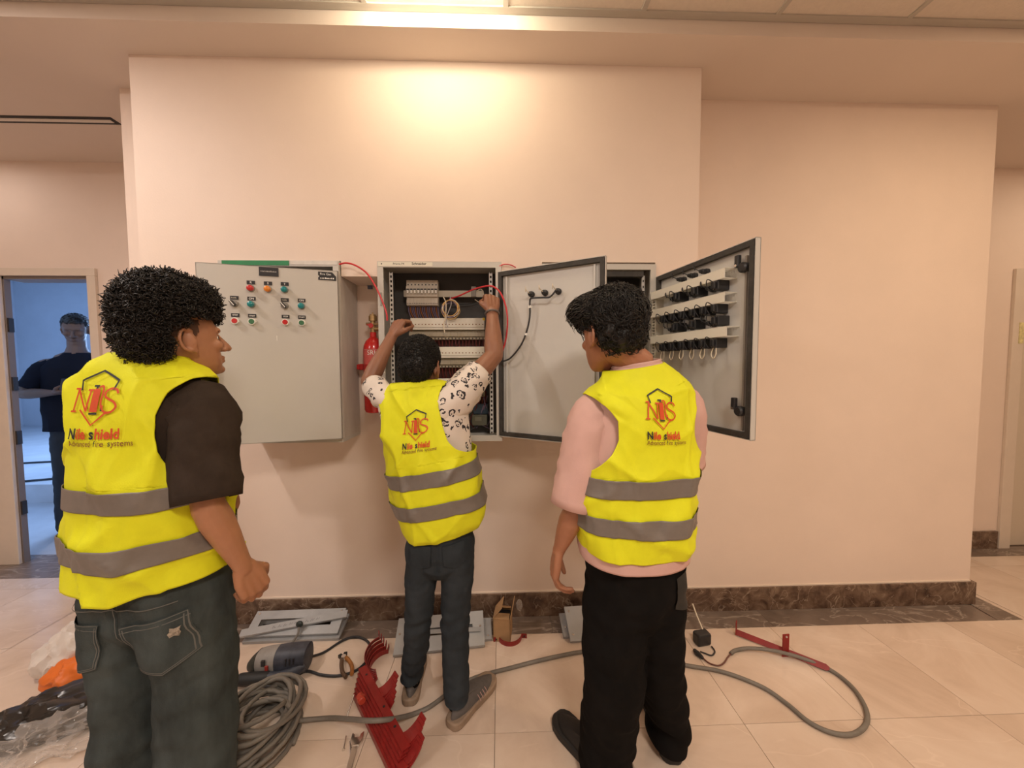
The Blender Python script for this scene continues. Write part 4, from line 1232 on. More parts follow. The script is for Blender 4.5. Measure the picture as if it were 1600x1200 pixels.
# ================================================================== left worker: dark afro, brown tee, baggy jeans
def left_worker():
    root = empty('person', (-1.070, -.900, 0), R(-2))
    tag(root, 'worker with round dark afro, yellow vest over dark brown tee and baggy jeans', 'person')
    inv = root.matrix_basis.inverted()
    loc = lambda px, py, y: inv @ W(px, py, y)
    warp = lambda p: Vector((p.x, p.y + .02 * (p.z - 1.0), p.z + .016 * min(0, p.z - 1.05) / .2 * math.exp(-((p.x - .03) / .06) ** 2) * (1 if p.y < 0 else 0)))
    rows = [(.845, -.005, 0, .218, .162, .158, 9), (.90, -.005, 0, .214, .158, .156, 9), (1.0, 0, 0, .210, .154, .155, 9), (1.08, 0, 0, .206, .152, .152, 9), (1.13, 0, 0, .203, .150, .15, .215), (1.15, 0, 0, .202, .150, .15, .205, .180), (1.18, 0, 0, .20, .148, .15, .19, .150), (1.215, 0, 0, .20, .147, .15, .18, .135),
            (1.27, 0, 0, .20, .144, .148, .17, .124), (1.33, 0, -.002, .198, .136, .142, .165, .122), (1.39, 0, -.006, .190, .120, .125, .165, .138), (1.43, 0, -.01, .176, .102, .108, .17, .167), (1.462, 0, -.012, .135, .088, .092, .3), (1.505, 0.005, -.005, .080, .074, .078, .3)]

    def fold(p, side):
        lo = max(0, min(1, (1.30 - p.z) / .4))
        v = creases(p, 3.1, (.017 + .004 * lo) * print_calm(p, -.015, 1.335))
        v += .013 * lo * math.cos((p.x - .03) * 24) * (1 if side else .3)
        v += .010 * math.exp(-((p.x - .08 - (1.38 - p.z) * .4) / .02) ** 2) * math.exp(-((p.z - 1.34) / .10) ** 2)
        v -= .012 * math.exp(-((p.x - .115 - (1.36 - p.z) * .3) / .022) ** 2) * math.exp(-((p.z - 1.30) / .12) ** 2)
        return v
    vm, gr, RR = garment(rows, warp, fold, 84, 9)
    vest, vme = finish_cloth(vm, 'vest', VEST, root)
    stripe(gr, RR, 1.072, 1.132, vest); stripe(gr, RR, .925, .985, vest)
    bvh = mesh_bvh(vme)
    logo(bvh, vest, (-.015, 1.375), .100, rot=R(0))
    # shirt
    rs_ = [(.95, 0, 0, .165, .12, .125, 9), (1.1, 0, 0, .172, .122, .125, 9), (1.25, 0, 0, .174, .120, .125, 9), (1.33, 0, -.005, .174, .110, .115, 9), (1.39, 0, -.008, .162, .092, .095, 9), (1.425, 0, -.010, .142, .078, .082, 9), (1.452, 0, -.010, .106, .068, .072, 9), (1.492, 0.005, -.003, .068, .062, .066, 9)]
    sm, _, _ = garment(rs_, lambda p: p, lambda p, s: 0, 48, 5, armholes=False)
    shirt, _ = finish_cloth(sm, 't_shirt', SHIRTB, root)
    shirt_collar(shirt, (.006, .004, 1.497), .068, .062, SHIRTB, -.004, .006)
    shR = Vector((.165, -.005, 1.335)); elR = loc(325, 790, -.975); wrR = loc(382, 888, -.915)
    sleeve([shR + Vector((-.05, 0, .02)), shR + Vector((.005, 0, -.01)), shR.lerp(elR, .45) + Vector((.0, 0, 0)), shR.lerp(elR, .95)], [(.075, .070), (.080, .082), (.083, .083), (.082, .078)], 'sleeve', SHIRTB, shirt, 1.0, .012)
    shL = Vector((-.150, .01, 1.335)); elL = Vector((-.185, .11, 1.07)); wrL = Vector((-.12, .30, .98))
    sleeve([shL + Vector((.05, 0, .03)), shL + Vector((-.01, 0, -.01)), shL.lerp(elL, .5), shL.lerp(elL, .95)], [(.066, .062), (.070, .068), (.072, .070), (.070, .068)], 'sleeve', SHIRTB, shirt, 4.0, .010)
    # jeans
    LG = [([(0, .01, 1.0), (0, .01, .92), (0, .005, .84), (0, .0, .76)], [(.145, .115), (.160, .13), (.166, .142), (.156, .14)]),
          ([(.078, .0, .82), (.092, 0, .68), (.102, .0, .5), (.105, -.01, .3), (.11, -.03, .1), (.11, -.03, .03)], [(.10, .138), (.102, .125), (.098, .108), (.098, .10), (.10, .104), (.102, .106)]),
          ([(-.072, .0, .82), (-.082, 0, .68), (-.086, -.005, .5), (-.090, -.02, .3), (-.092, -.03, .1), (-.092, -.03, .03)], [(.095, .138), (.096, .125), (.092, .108), (.092, .10), (.094, .104), (.096, .106)])]
    jm = legs_mesh(LG, .008, .010, 8, 5, 1.0, fine=lambda p: -.010 * math.exp(-(p.x / .012) ** 2) * (1 if .58 < p.z < .9 and p.y < 0 else 0) + .006 * math.sin(p.z * 60 + p.x * 30) * max(0, (.35 - p.z)))
    jeans = link('jeans', jm, JEANS, root)
    jb = mesh_bvh(jm)
    pk = pocket(jb, jeans, JEANS, (.105, .675), .150, .165, R(8), 'back pocket with frayed corner', SEAM)
    pocket(jb, jeans, JEANS, (-.125, .675), .135, .165, R(-8), None, SEAM)
    decal(jb, [(-.010, -.016), (-.002, -.012), (.006, -.017), (.012, -.004), (.009, .006), (.013, .013), (.002, .010), (-.006, .014), (-.008, .002), (-.013, -.004)], [tuple(range(10))], 'frayed_patch', FRAY, jeans, (.148, .718), 1.0, off=.0068)
    v, f = strokes([[(0, y) for y in np.linspace(.60, .80, 12)], [(x, .795 + .02 * abs(x)) for x in np.linspace(-.15, .15, 24)]], .0028)
    decal(jb, v, f, 'seam', SEAM, jeans, (.0, .0), 1.0, off=.003, maxe=.03)
    for s in (-1, 1): shoe(root, (s * .112, -.10, .0), R(-s * 8), SHOEK, SOLE)
    # body
    hM = headM(loc(284, 534, -.875), R(-29), R(9))
    mb = MB(); head_geo(mb, hM, 1.02)
    mb.tube([hM @ Vector((0, -.02, -.02)), (.015, .012, 1.48), (0, -.008, 1.41)], [.057, .059, .075], 18, caps='round')
    mb.tube([(0, 0, 1.40), (0, 0, 1.25), (0, 0, 1.0), (0, 0, .85)], [(.15, .075), (.15, .10), (.13, .09), (.14, .10)], 20, caps='round', ref=(1, 0, 0))
    for s in (-1, 1): mb.tube([(s * .09, 0, .85), (s * .115, 0, .5), (s * .125, 0, .08)], [.07, .055, .04], 12, caps='round')
    mb.tube([(-.15, 0, 1.345), (0, -.01, 1.40), (.15, 0, 1.345)], .048, 14, caps='round')
    arm(mb, shR, elR, wrR, 1.02, (1, 0, 0)); arm(mb, shL, elL, wrL)
    dR = (loc(402, 925, -.885) - wrR).normalized()
    hand(mb, wrR, dR, Vector((-.8, .4, -.1)), Vector((.4, .8, 0)), (.6, 1.1, .6), 1.10, .5)
    hand(mb, wrL, (wrL - elL).normalized(), (0.2, 0, -1), (1, .1, 0), (.5, .7, .4))
    bme = remeshed(mb, .0042, 3)
    body = link('body', bme, SKIN_A, root)
    eyes(body, hM, 1.02)
    # afro
    keep = lambda p: not (p.y > .035 and p.z < .052 + .4 * max(0, .075 - p.y)) and not (p.z < .046 and p.y > -.048 and abs(p.x) > .02) and not (p.z < .066 and p.y > .0 and abs(p.x) > .03) and not (p.z < -.045 + .3 * max(0, p.y + .05)) and not (p.z < .01 and p.y > -.03)
    shell = [((0, -.018, .092), (.106, .112, .110)), ((0, -.058, .030), (.092, .080, .098)), ((0, .040, .110), (.090, .066, .070))]
    curls('hair', hM, root, shell, 4200, 5, (.0045, .0085), .0016, 1.35, keep, HAIR, True, .012, 34, .002, .016)
    # shaved sides
    fade = MB().ell((0, -.014, .036), (.0795, .097, .086), n=96, m_=64)
    me = fade.mesh('fade', sharp=0); bm = bmesh.new(); bm.from_mesh(me)
    bmesh.ops.delete(bm, geom=[v for v in bm.verts if v.co.y > .016 + .3 * v.co.z or v.co.z < -.022 - .25 * (v.co.y + .02) or (v.co.y > -.035 and v.co.z < .012)], context='VERTS'); bm.to_mesh(me); bm.free()
    me.transform(hM); me.polygons.foreach_set('use_smooth', [True] * len(me.polygons)); link('hair_fade', me, mat('hair_fade', (.085, .040, .024), .7), root)
    return root


# ================================================================== middle worker: short hair, floral shirt, reaching up into the cabinet
def middle_worker():
    root = empty('person', (-.275, -.565, 0), 0)
    tag(root, 'short-haired worker in floral shirt and yellow vest reaching both arms up into the open cabinet', 'person')
    inv = root.matrix_basis.inverted()
    loc = lambda px, py, y: inv @ W(px, py, y)
    lean = lambda p: Vector((p.x - .16 * (p.z - .80) + .05 * max(0, p.z - 1.2), p.y + .10 * max(0, p.z - 1.0), p.z + .16 * p.x * (1 if p.z < 1.1 else max(0, 1 - (p.z - 1.1) * 1.2))))
    cx = .035
    rows = [(.785, cx - .005, 0, .135, .125, .12, 9), (.83, cx, 0, .158, .145, .135, 9), (.92, cx, 0, .175, .150, .14, 9), (1.03, cx, 0, .180, .148, .14, 9), (1.08, cx, 0, .182, .145, .138, .20), (1.10, cx, 0, .182, .142, .136, .19, .150), (1.125, cx, 0, .182, .141, .136, .18, .115),
            (1.16, cx, 0, .182, .138, .135, .165, .094), (1.22, cx, 0, .182, .130, .13, .150, .083), (1.29, cx - .01, -.0, .180, .118, .12, .145, .083), (1.335, cx - .02, 0, .172, .102, .105, .145, .095), (1.372, cx - .03, 0, .140, .085, .09, .14, .11), (1.40, cx - .035, .0, .082, .074, .08, .3)]

    def fold(p, side):
        v = creases(p, 8.3, .017 * print_calm(p, .055, 1.205))
        v += .010 * max(0, math.sin((p.x * .8 + (p.z - 1.0) * .55) * 30)) * math.exp(-((p.z - 1.05) / .16) ** 2)
        v += .012 * math.exp(-((p.x - .06 + (p.z - 1.2) * .3) / .02) ** 2) * math.exp(-((p.z - 1.22) / .12) ** 2)
        return v
    vm, gr, RR = garment(rows, lean, fold, 80, 9)
    vest, vme = finish_cloth(vm, 'vest', VEST, root)
    stripe(gr, RR, 1.005, 1.060, vest); stripe(gr, RR, .885, .940, vest)
    bvh = mesh_bvh(vme)
    lp = loc(648, 676, -.70)
    logo(bvh, vest, (lp.x, lp.z + .02), .078, R(0), .14)
    rs_ = [(.86, cx, 0, .145, .11, .11, 9), (1.0, cx, 0, .155, .115, .12, 9), (1.15, cx, 0, .165, .12, .12, 9), (1.26, cx, 0, .170, .11, .11, 9), (1.325, cx - .015, 0, .165, .094, .095, 9), (1.365, cx - .028, 0, .13, .076, .08, 9), (1.395, cx - .035, 0, .075, .066, .07, 9)]
    sm, _, _ = garment(rs_, lean, lambda p, s: creases(p, 1.7, .006), 60, 6, armholes=False)
    shirt, _ = finish_cloth(sm, 't_shirt', FLORAL, root)
    shL = loc(604, 622, -.54); elL = loc(577, 596, -.40); wrL = loc(613, 524, -.30)
    shR = loc(716, 618, -.54); elR = loc(772, 556, -.42); wrR = loc(769, 486, -.315)
    sleeve([shL + Vector((.06, 0, -.03)), shL, shL.lerp(elL, .4), shL.lerp(elL, .72)], [(.050, .058), (.052, .058), (.051, .052), (.049, .050)], 'sleeve', FLORAL, shirt, 2.0, .008)
    sleeve([shR + Vector((-.07, 0, -.07)), shR + Vector((-.005, 0, -.01)), shR.lerp(elR, .35), shR.lerp(elR, .56)], [(.075, .11), (.080, .092), (.068, .072), (.062, .064)], 'sleeve', FLORAL, shirt, 6.0, .010)
    # trousers: slim dark denim
    hL = inv @ G(640, 1100); hR = inv @ G(707, 1138)
    LG = [([(.035, 0, .92), (.03, 0, .84), (.025, 0, .76), (.025, -.005, .70)], [(.118, .095), (.128, .105), (.132, .115), (.122, .112)]),
          ([(-.045, -.004, .74), (-.060, 0, .60), (-.075, 0, .42), (-.096, .035, .26), (hL.x * .98, hL.y + .045, .12), (hL.x, hL.y + .045, .0)], [(.070, .10), (.067, .082), (.056, .062), (.053, .056), (.048, .054), (.050, .058)]),
          ([(.092, -.004, .74), (.090, 0, .60), (.080, -.01, .42), (.080, -.02, .26), (hR.x + .01, hR.y + .05, .12), (hR.x + .01, hR.y + .045, .0)], [(.070, .10), (.068, .082), (.059, .064), (.055, .058), (.053, .058), (.056, .062)])]
    jm = legs_mesh(LG, .006, .005, 12, 4, 3.0, fine=lambda p: .0045 * math.sin(p.z * 95 + p.x * 25 + 2 * math.sin(p.x * 40)) * (max(0, .30 - p.z) * 3 + math.exp(-((p.z - .42) / .05) ** 2)) - .006 * math.exp(-((p.x - .025) / .008) ** 2) * (1 if p.z > .66 and p.y < 0 else 0), zcut=.085)
    jeans = link('jeans', jm, JEANS2, root)
    jb = mesh_bvh(jm)
    pocket(jb, jeans, JEANS2, (.09, .725), .08, .10, R(4)); pocket(jb, jeans, JEANS2, (-.038, .725), .08, .10, R(-4))
    for hh, ox in ((hL, 0), (hR, .01)): MB().tube([hh + Vector((ox, .05, .05)), hh + Vector((ox, .05, .10)), hh + Vector((ox, .052, .20))], [.034, .033, .038], 16).build('sock', BLACKP, root)
    shoe(root, hL + Vector((.0, .02, 0)), R(4), SHOEG, SOLE, .265)
    shoe(root, hR + Vector((.012, .022, 0)), R(-36), SHOEG, SOLE, .275, 0, mat('lace_pink', (.55, .36, .33), .7))
    hM = headM(loc(657, 578, -.515), R(-8), R(-10))
    mb = MB(); head_geo(mb, hM, .95)
    nb_ = lean(Vector((cx - .03, .0, 1.36)))
    mb.tube([hM @ Vector((0, -.02, -.03)), nb_.lerp(hM @ Vector((0, -.02, -.03)), .4), nb_, nb_ + Vector((0, 0, -.08))], [.052, .054, .062, .08], 18, caps='round')
    mb.tube([lean(Vector((cx, 0, z))) for z in (1.30, 1.15, 1.0, .85)], [(.13, .065), (.125, .08), (.115, .08), (.11, .085)], 18, caps='round', ref=(1, 0, 0))
    for P_ in ([(-.03, 0, .80), (-.060, 0, .60), (-.075, 0, .42), (-.096, .038, .26), tuple(hL + Vector((0, .05, .06)))], [(.08, 0, .80), (.090, 0, .60), (.080, -.01, .42), (.080, -.02, .26), tuple(hR + Vector((.01, .05, .06)))]): mb.tube(P_, [.055, .045, .038, .036, .032], 12, caps='round')
    ctr = lean(Vector((cx, 0, 1.30)))
    mb.tube([shL, ctr, shR], .048, 14, caps='round')
    arm(mb, shL, elL, wrL, .92, (0, 1, 0)); arm(mb, shR, elR, wrR, 1.02, (0, 1, 0))
    kL = loc(631, 503, -.262)
    hand(mb, wrL, (kL - wrL).normalized() * 1 + Vector((.1, 0, .55)), Vector((.45, .75, -.3)), Vector((.8, -.3, .25)), (1.0, 1.2, .5), .95, .7)
    kR = loc(768, 455, -.262)
    hand(mb, wrR, (kR - wrR), Vector((-.25, .9, -.2)), Vector((-.95, -.1, .2)), (.95, 1.2, .5), .98, .7)
    bme = remeshed(mb, .0042, 3)
    body = link('body', bme, SKIN_B, root)
    # bracelet
    bp = wrR.lerp(elR, .06); ax = (elR - wrR).normalized(); o1 = ax.orthogonal().normalized(); o2 = ax.cross(o1)
    MB().tube([bp + o1 * .031 * math.cos(a) + o2 * .031 * math.sin(a) for a in np.linspace(0, 2 * PI, 28)], .0048, 8, caps='').build('bracelet', mat('bracelet_grey', (.16, .13, .12), .5), root)
    keep = lambda p: not (p.y > .05 and p.z < .06) and not (p.z < .0 and p.y > -.045) and not (p.z < -.062) and not (p.z < .022 and p.y > -.005)
    curls('hair', hM @ Matrix.Scale(.95, 4), root, [((0, -.014, .055), (.083, .105, .094)), ((0, -.055, .010), (.0735, .066, .080))], 3800, 9, (.003, .006), .0012, .6, keep, HAIR2, True, .004, 60, .001)
    return root


# ================================================================== right worker: wavy hair, pink tee, black trousers
def right_worker():
    root = empty('person', (.455, -.835, 0), R(6))
    tag(root, 'worker with tousled black hair, yellow vest over pink tee and wide black trousers', 'person')
    inv = root.matrix_basis.inverted()
    loc = lambda px, py, y: inv @ W(px, py, y)
    warp = lambda p: Vector((p.x - .02 * max(0, 1.2 - p.z), p.y + .02 * (p.z - 1.0), (p.z - .02 * max(0, min(1, (p.z - 1.3) / .12))) + .16 * p.x * max(0, min(1, (p.z - 1.25) / .2))))
    rows = [(.865, .0, 0, .190, .158, .15, 9), (.90, .0, 0, .196, .162, .155, 9), (.99, 0, 0, .200, .162, .155, 9), (1.08, 0, 0, .202, .158, .152, 9), (1.11, 0, 0, .202, .154, .15, .215), (1.13, 0, 0, .202, .153, .15, .185, .21), (1.16, 0, 0, .202, .152, .15, .155, .19), (1.195, 0, 0, .202, .150, .15, .130, .17),
            (1.24, 0, 0, .200, .147, .147, .113, .152), (1.30, 0, 0, .198, .140, .142, .112, .150), (1.36, 0, -.005, .192, .126, .13, .140, .155), (1.405, 0, -.01, .176, .106, .114, .172, .165), (1.445, 0, -.012, .132, .088, .094, .3), (1.478, 0, -.010, .092, .080, .086, .3)]

    def fold(p, side):
        v = creases(p, 5.5, .018 * print_calm(p, .015, 1.285))
        v += .010 * max(0, math.sin(p.x * 26 + (p.z - 1.0) * 9)) * max(0, min(1, (1.20 - p.z) / .2))
        v += .010 * max(0, math.sin((p.z * 1.0 + p.x * 1.1) * 42)) * math.exp(-((p.x + .11) / .05) ** 2) * math.exp(-((p.z - 1.34) / .08) ** 2)
        return v
    vm, gr, RR = garment(rows, warp, fold, 84, 9)
    vest, vme = finish_cloth(vm, 'vest', VEST, root)
    stripe(gr, RR, 1.062, 1.118, vest); stripe(gr, RR, .945, 1.000, vest)
    bvh = mesh_bvh(vme)
    logo(bvh, vest, (.015, 1.325), .082, R(0), -.05)
    rs_ = [(.825, 0, 0, .180, .148, .145, 9), (.865, 0, 0, .186, .150, .148, 9), (.95, 0, 0, .186, .145, .14, 9), (1.1, 0, 0, .188, .14, .138, 9), (1.25, 0, 0, .184, .13, .13, 9), (1.33, 0, -.005, .176, .112, .115, 9), (1.385, 0, -.01, .155, .090, .096, 9), (1.43, 0, -.012, .115, .076, .082, 9), (1.482, 0, -.010, .080, .068, .074, 9)]
    sm, _, _ = garment(rs_, warp, lambda p, s: creases(p, 2.2, .004), 60, 6, armholes=False)
    shirt, _ = finish_cloth(sm, 't_shirt', SHIRTP, root)
    shirt_collar(shirt, (0, -.008, 1.484), .078, .069, SHIRTP, .0, .006, warp)
    shL = Vector((-.150, 0, 1.285)); elL = loc(897, 800, -.865); wrL = loc(872, 862, -.82)
    sleeve([shL + Vector((.05, 0, .02)), shL + Vector((-.002, 0, -.005)), shL.lerp(elL, .45), shL.lerp(elL, .93)], [(.070, .066), (.078, .078), (.083, .083), (.082, .080)], 'sleeve', SHIRTP, shirt, 3.0, .009)
    shR = Vector((.160, 0, 1.315)); elR = Vector((.215, .06, 1.08)); wrR = Vector((.12, .24, 1.20))
    sleeve([shR + Vector((-.05, 0, .02)), shR + Vector((.002, 0, 0)), shR.lerp(elR, .5), shR.lerp(elR, .88)], [(.070, .066), (.076, .076), (.078, .078), (.076, .076)], 'sleeve', SHIRTP, shirt, 5.0, .007)
    fR = inv @ G(1052, 1188); fL = inv @ G(950, 1235)
    LG = [([(0, .0, .98), (0, 0, .88), (0, 0, .80), (.0, -.005, .70)], [(.150, .12), (.165, .135), (.170, .142), (.158, .138)]),
          ([(-.066, 0, .76), (-.072, -.005, .60), (-.078, -.02, .42), (fL.x * .7 - .01, fL.y * .6 + .02, .25), (fL.x + .01, fL.y + .05, .12), (fL.x + .01, fL.y + .05, .01)], [(.098, .128), (.102, .118), (.100, .108), (.096, .102), (.092, .098), (.094, .10)]),
          ([(.074, 0, .76), (.084, .005, .60), (.098, .01, .42), (fR.x * .75 + .01, fR.y * .6 + .03, .25), (fR.x + .005, fR.y + .05, .13), (fR.x + .005, fR.y + .05, .02)], [(.092, .128), (.092, .115), (.085, .098), (.080, .09), (.076, .086), (.079, .09)])]
    jm = legs_mesh(LG, .007, .010, 8, 5, 6.0, fine=lambda p: .006 * math.sin(p.z * 55 + p.x * 35) * max(0, .42 - p.z) * 2, zcut=.045)
    tr_ = link('trousers', jm, BLACKP, root)
    jb = mesh_bvh(jm)
    pocket(jb, tr_, mat('black_cotton_pocket', (.017, .015, .013), .8), (.135, .735), .115, .135, R(4))
    shoe(root, fL + Vector((.005, .03, 0)), R(26), SHOEK, SHOEK, .295)
    shoe(root, fR + Vector((.0, .02, 0)), R(-12), SHOEK, SHOEK, .295)
    hM = headM(loc(957, 527, -.86) + Vector((0, .02, 0)), R(15), R(-2))
    mb = MB(); head_geo(mb, hM, 1.0)
    mb.tube([hM @ Vector((0, -.025, -.03)), (.0, -.006, 1.47), (0, -.002, 1.41)], [.055, .056, .060], 18, caps='round')
    mb.tube([(0, 0, 1.38), (0, 0, 1.25), (0, 0, 1.0), (0, 0, .85)], [(.14, .07), (.145, .09), (.125, .09), (.13, .09)], 18, caps='round', ref=(1, 0, 0))
    for P_ in ([(-.08, 0, .84), (-.095, -.01, .45), tuple(fL + Vector((0, .05, .09)))], [(.08, 0, .84), (.11, .01, .45), tuple(fR + Vector((0, .05, .09)))]): mb.tube(P_, [.07, .052, .038], 12, caps='round')
    mb.tube([(-.14, 0, 1.325), (0, -.01, 1.38), (.14, 0, 1.325)], .046, 14, caps='round')
    arm(mb, shL, elL, wrL, .93, (1, 0, 0)); arm(mb, shR, elR, wrR, .93)
    dL = (loc(868, 885, -.815) - wrL).normalized()
    hand(mb, wrL, dL, Vector((.75, -.1, .1)), Vector((.35, .8, 0)), ((.35, .5, .3), (.45, .6, .4), (.55, .7, .4), (.6, .7, .4)), 1.05, .45)
    hand(mb, wrR, (wrR - elR).normalized(), (-.6, -.5, .2), (0, .3, 1), (.6, .8, .4), .95)
    bme = remeshed(mb, .0042, 3)
    body = link('body', bme, SKIN_C, root)
    eyes(body, hM, 1.0)
    keep = lambda p: not (p.y > .030 and p.z < .058) and not (p.z < .032 and p.y > -.012) and not (p.z < -.005 and p.y > -.035) and not (p.z < -.058)
    shell = [((0, -.016, .070), (.094, .115, .096)), ((0, -.055, .018), (.080, .070, .080)), ((.0, .055, .092), (.082, .066, .052))]
    hr = curls('hair', hM, root, shell, 900, 14, (.006, .013), .0015, .9, keep, HAIR2, True, .010, 28, .001)
    # long waves combed over the crown and falling to the brow
    rnd = random.Random(21); mb = MB(); n = 0
    while n < 2200:
        d = Vector((rnd.gauss(0, 1), rnd.gauss(0, 1), rnd.gauss(0, 1))).normalized()
        c, r = shell[0] if rnd.random() < .6 else shell[2]
        p = Vector((c[0] + d.x * r[0] * .98, c[1] + d.y * r[1] * .98, c[2] + d.z * r[2] * .98))
        if not keep(p) or p.z < .02: continue
        nn = Vector((d.x / r[0], d.y / r[1], d.z / r[2])).normalized()
        flow = Vector((d.x * .6 + rnd.uniform(-.4, .4), .9 if p.y > -.03 else -.5, -.35)); flow = (flow - nn * flow.dot(nn)).normalized()
        side = nn.cross(flow); L = rnd.uniform(.035, .075) * (1.15 if p.y > 0 else .8); ph = rnd.uniform(0, 6.28); am = rnd.uniform(.003, .008)
        pts = []
        for t in np.linspace(0, 1, 8):
            pts.append(p + flow * L * t + nn * (.004 + .016 * math.sin(t * 2.6) * (1.3 if p.y > .03 else .6) - .020 * t * t) + side * am * math.sin(ph + t * 7))
        mb.tube(pts, [.0013, .0015, .0016, .0016, .0015, .0013, .001, .0004], 3, caps=''); n += 1
    mb.xf(hM); mb.build('hair_strands', HAIR2, root, sharp=0)
    return root


# ================================================================== dark figure in the side room
def far_man():
    root = empty('person', (W(124, 600, 1.30).x, 1.30, 0), R(38))
    tag(root, 'man in dark navy clothes standing in the blue-lit room beyond the doorway', 'person')
    k = 1.06
    mb = MB(); hM = headM((0, .0, 1.70 * k), R(178), R(-16)); head_geo(mb, hM, 1.03)
    mb.tube([(0, 0, 1.66 * k), (0, 0, 1.56 * k), (0, 0, 1.50 * k)], [.058, .06, .08], 14, caps='round')
    mb.tube([(0, 0, 1.45 * k), (0, 0, 1.1 * k), (0, 0, .9 * k)], [(.15, .08), (.14, .10), (.14, .10)], 14, caps='round', ref=(1, 0, 0))
    for s in (-1, 1): mb.tube([(s * .09, 0, .9), (s * .10, 0, .5), (s * .11, 0, .08)], [.07, .055, .04], 10, caps='round')
    elL = Vector((-.30, -.04, 1.25)); wrL = Vector((-.08, -.24, 1.26)); elR = Vector((.29, -.03, 1.22)); wrR = Vector((.08, -.22, 1.22))
    arm(mb, (-.19, 0, 1.48), elL, wrL, 1.05); arm(mb, (.19, 0, 1.48), elR, wrR, 1.05)
    mb.tube([(-.18, 0, 1.49), (0, 0, 1.52), (.18, 0, 1.49)], .055, 12, caps='round')
    hand(mb, wrL, (wrL - elL), (0, .4, .8), (0, 0, 1), (.5, .7, .4)); hand(mb, wrR, (wrR - elR), (0, .4, .8), (0, 0, 1), (.5, .7, .4))
    body = link('body', remeshed(mb, .006, 3), SKIN_SHADED, root)
    rs_ = [(.92, 0, 0, .215, .145, .15, 9), (1.1, 0, 0, .215, .145, .15, 9), (1.3, 0, 0, .222, .14, .14, 9), (1.45, 0, 0, .225, .125, .125, 9), (1.52, 0, 0, .185, .095, .095, 9), (1.565, 0, 0, .12, .08, .08, 9), (1.60, 0, 0, .078, .07, .07, 9)]
    sm, _, _ = garment(rs_, lambda p: p, lambda p, s: creases(p, 9.2, .008), 48, 5, armholes=False)
    shirt, _ = finish_cloth(sm, 't_shirt', NAVY, root)
    sleeve([(-.14, 0, 1.49), (-.195, 0, 1.45), (-.24, -.02, 1.36), (-.28, -.035, 1.29)], [(.066, .066), (.074, .072), (.070, .07), (.066, .066)], 'sleeve', NAVY, shirt, 1.0)
    sleeve([(.14, 0, 1.49), (.195, 0, 1.45), (.24, -.02, 1.35), (.272, -.025, 1.27)], [(.066, .066), (.074, .072), (.070, .07), (.066, .066)], 'sleeve', NAVY, shirt, 2.0)
    LG = [([(0, 0, 1.02), (0, 0, .9), (0, 0, .82)], [(.17, .13), (.185, .14), (.18, .14)]), ([(-.09, 0, .85), (-.10, 0, .5), (-.11, 0, .06)], [(.10, .12), (.085, .09), (.08, .085)]), ([(.09, 0, .85), (.10, 0, .5), (.11, 0, .06)], [(.10, .12), (.085, .09), (.08, .085)])]
    link('trousers', legs_mesh(LG, .009, .006, 9, 4, 2.0), mat('dark_trousers', (.012, .016, .022), .9), root)
    for s in (-1, 1): shoe(root, (s * .11, .04, 0), R(180), SHOEK, SHOEK)
    keep = lambda p: not (p.y > .045 and p.z < .07) and not (p.z < .03 and p.y > -.03) and not (p.z < -.03)
    curls('hair', hM @ Matrix.Scale(1.03, 4), root, [((0, -.014, .055), (.080, .102, .090))], 500, 3, (.003, .006), .0014, .6, keep, HAIR2)
    MB().bx(-.035, .035, -.006, .0, -.055, .055).build('phone', BLACK, None, loc=root.matrix_basis @ Vector((0, -.34, 1.33)), rot=(R(-35), 0, R(38)), smooth=False, bevel=.004)
    tag(bpy.context.scene.objects['phone'], 'dark phone held by the man in the side room', 'phone')
    return root


left_worker(); middle_worker(); right_worker(); far_man()
# ------------------------------------------------------------------ things on the floor
def frame_plate(w, d, t, slot, parent, material, name='plate', M=None):
    """flat steel cover with one slot: slot = (x0, x1, y0, y1) in plate coordinates from its lower left corner"""
    x0, x1, y0, y1 = slot; b = MB()
    b.bx(0, x0, 0, d, 0, t).bx(x1, w, 0, d, 0, t).bx(x0, x1, 0, y0, 0, t).bx(x0, x1, y1, d, 0, t)
    b.bx(0, w, 0, .003, -.012, 0).bx(0, .003, 0, d, -.012, 0).bx(w - .003, w, 0, d, -.012, 0)
    if M: b.xf(M)
    return b.build(name, material, parent, smooth=False)


def screws(parent, pts, M, m_=CHROME, r=.006):
    for p in pts:
        MB().lathe([(r, 0), (r, .002), (r * .6, .004)], 10, M @ Matrix.Translation(p)).build('screw', m_, parent)


def cover_plate(label, loc, rz, rx, w, d, slot, scr, t=.004, material=STEELD):
    root = empty('cover_plate', loc, 0)
    M = Matrix.Rotation(rz, 4, 'Z') @ Matrix.Rotation(rx, 4, 'X') @ Matrix.Translation((-w / 2, 0, .012))
    frame_plate(w, d, t, slot, root, material, 'plate', M)
    if scr: screws(root, [(x, y, t) for x, y in scr], M)
    tag(root, label, 'metal plate')
    return root, M


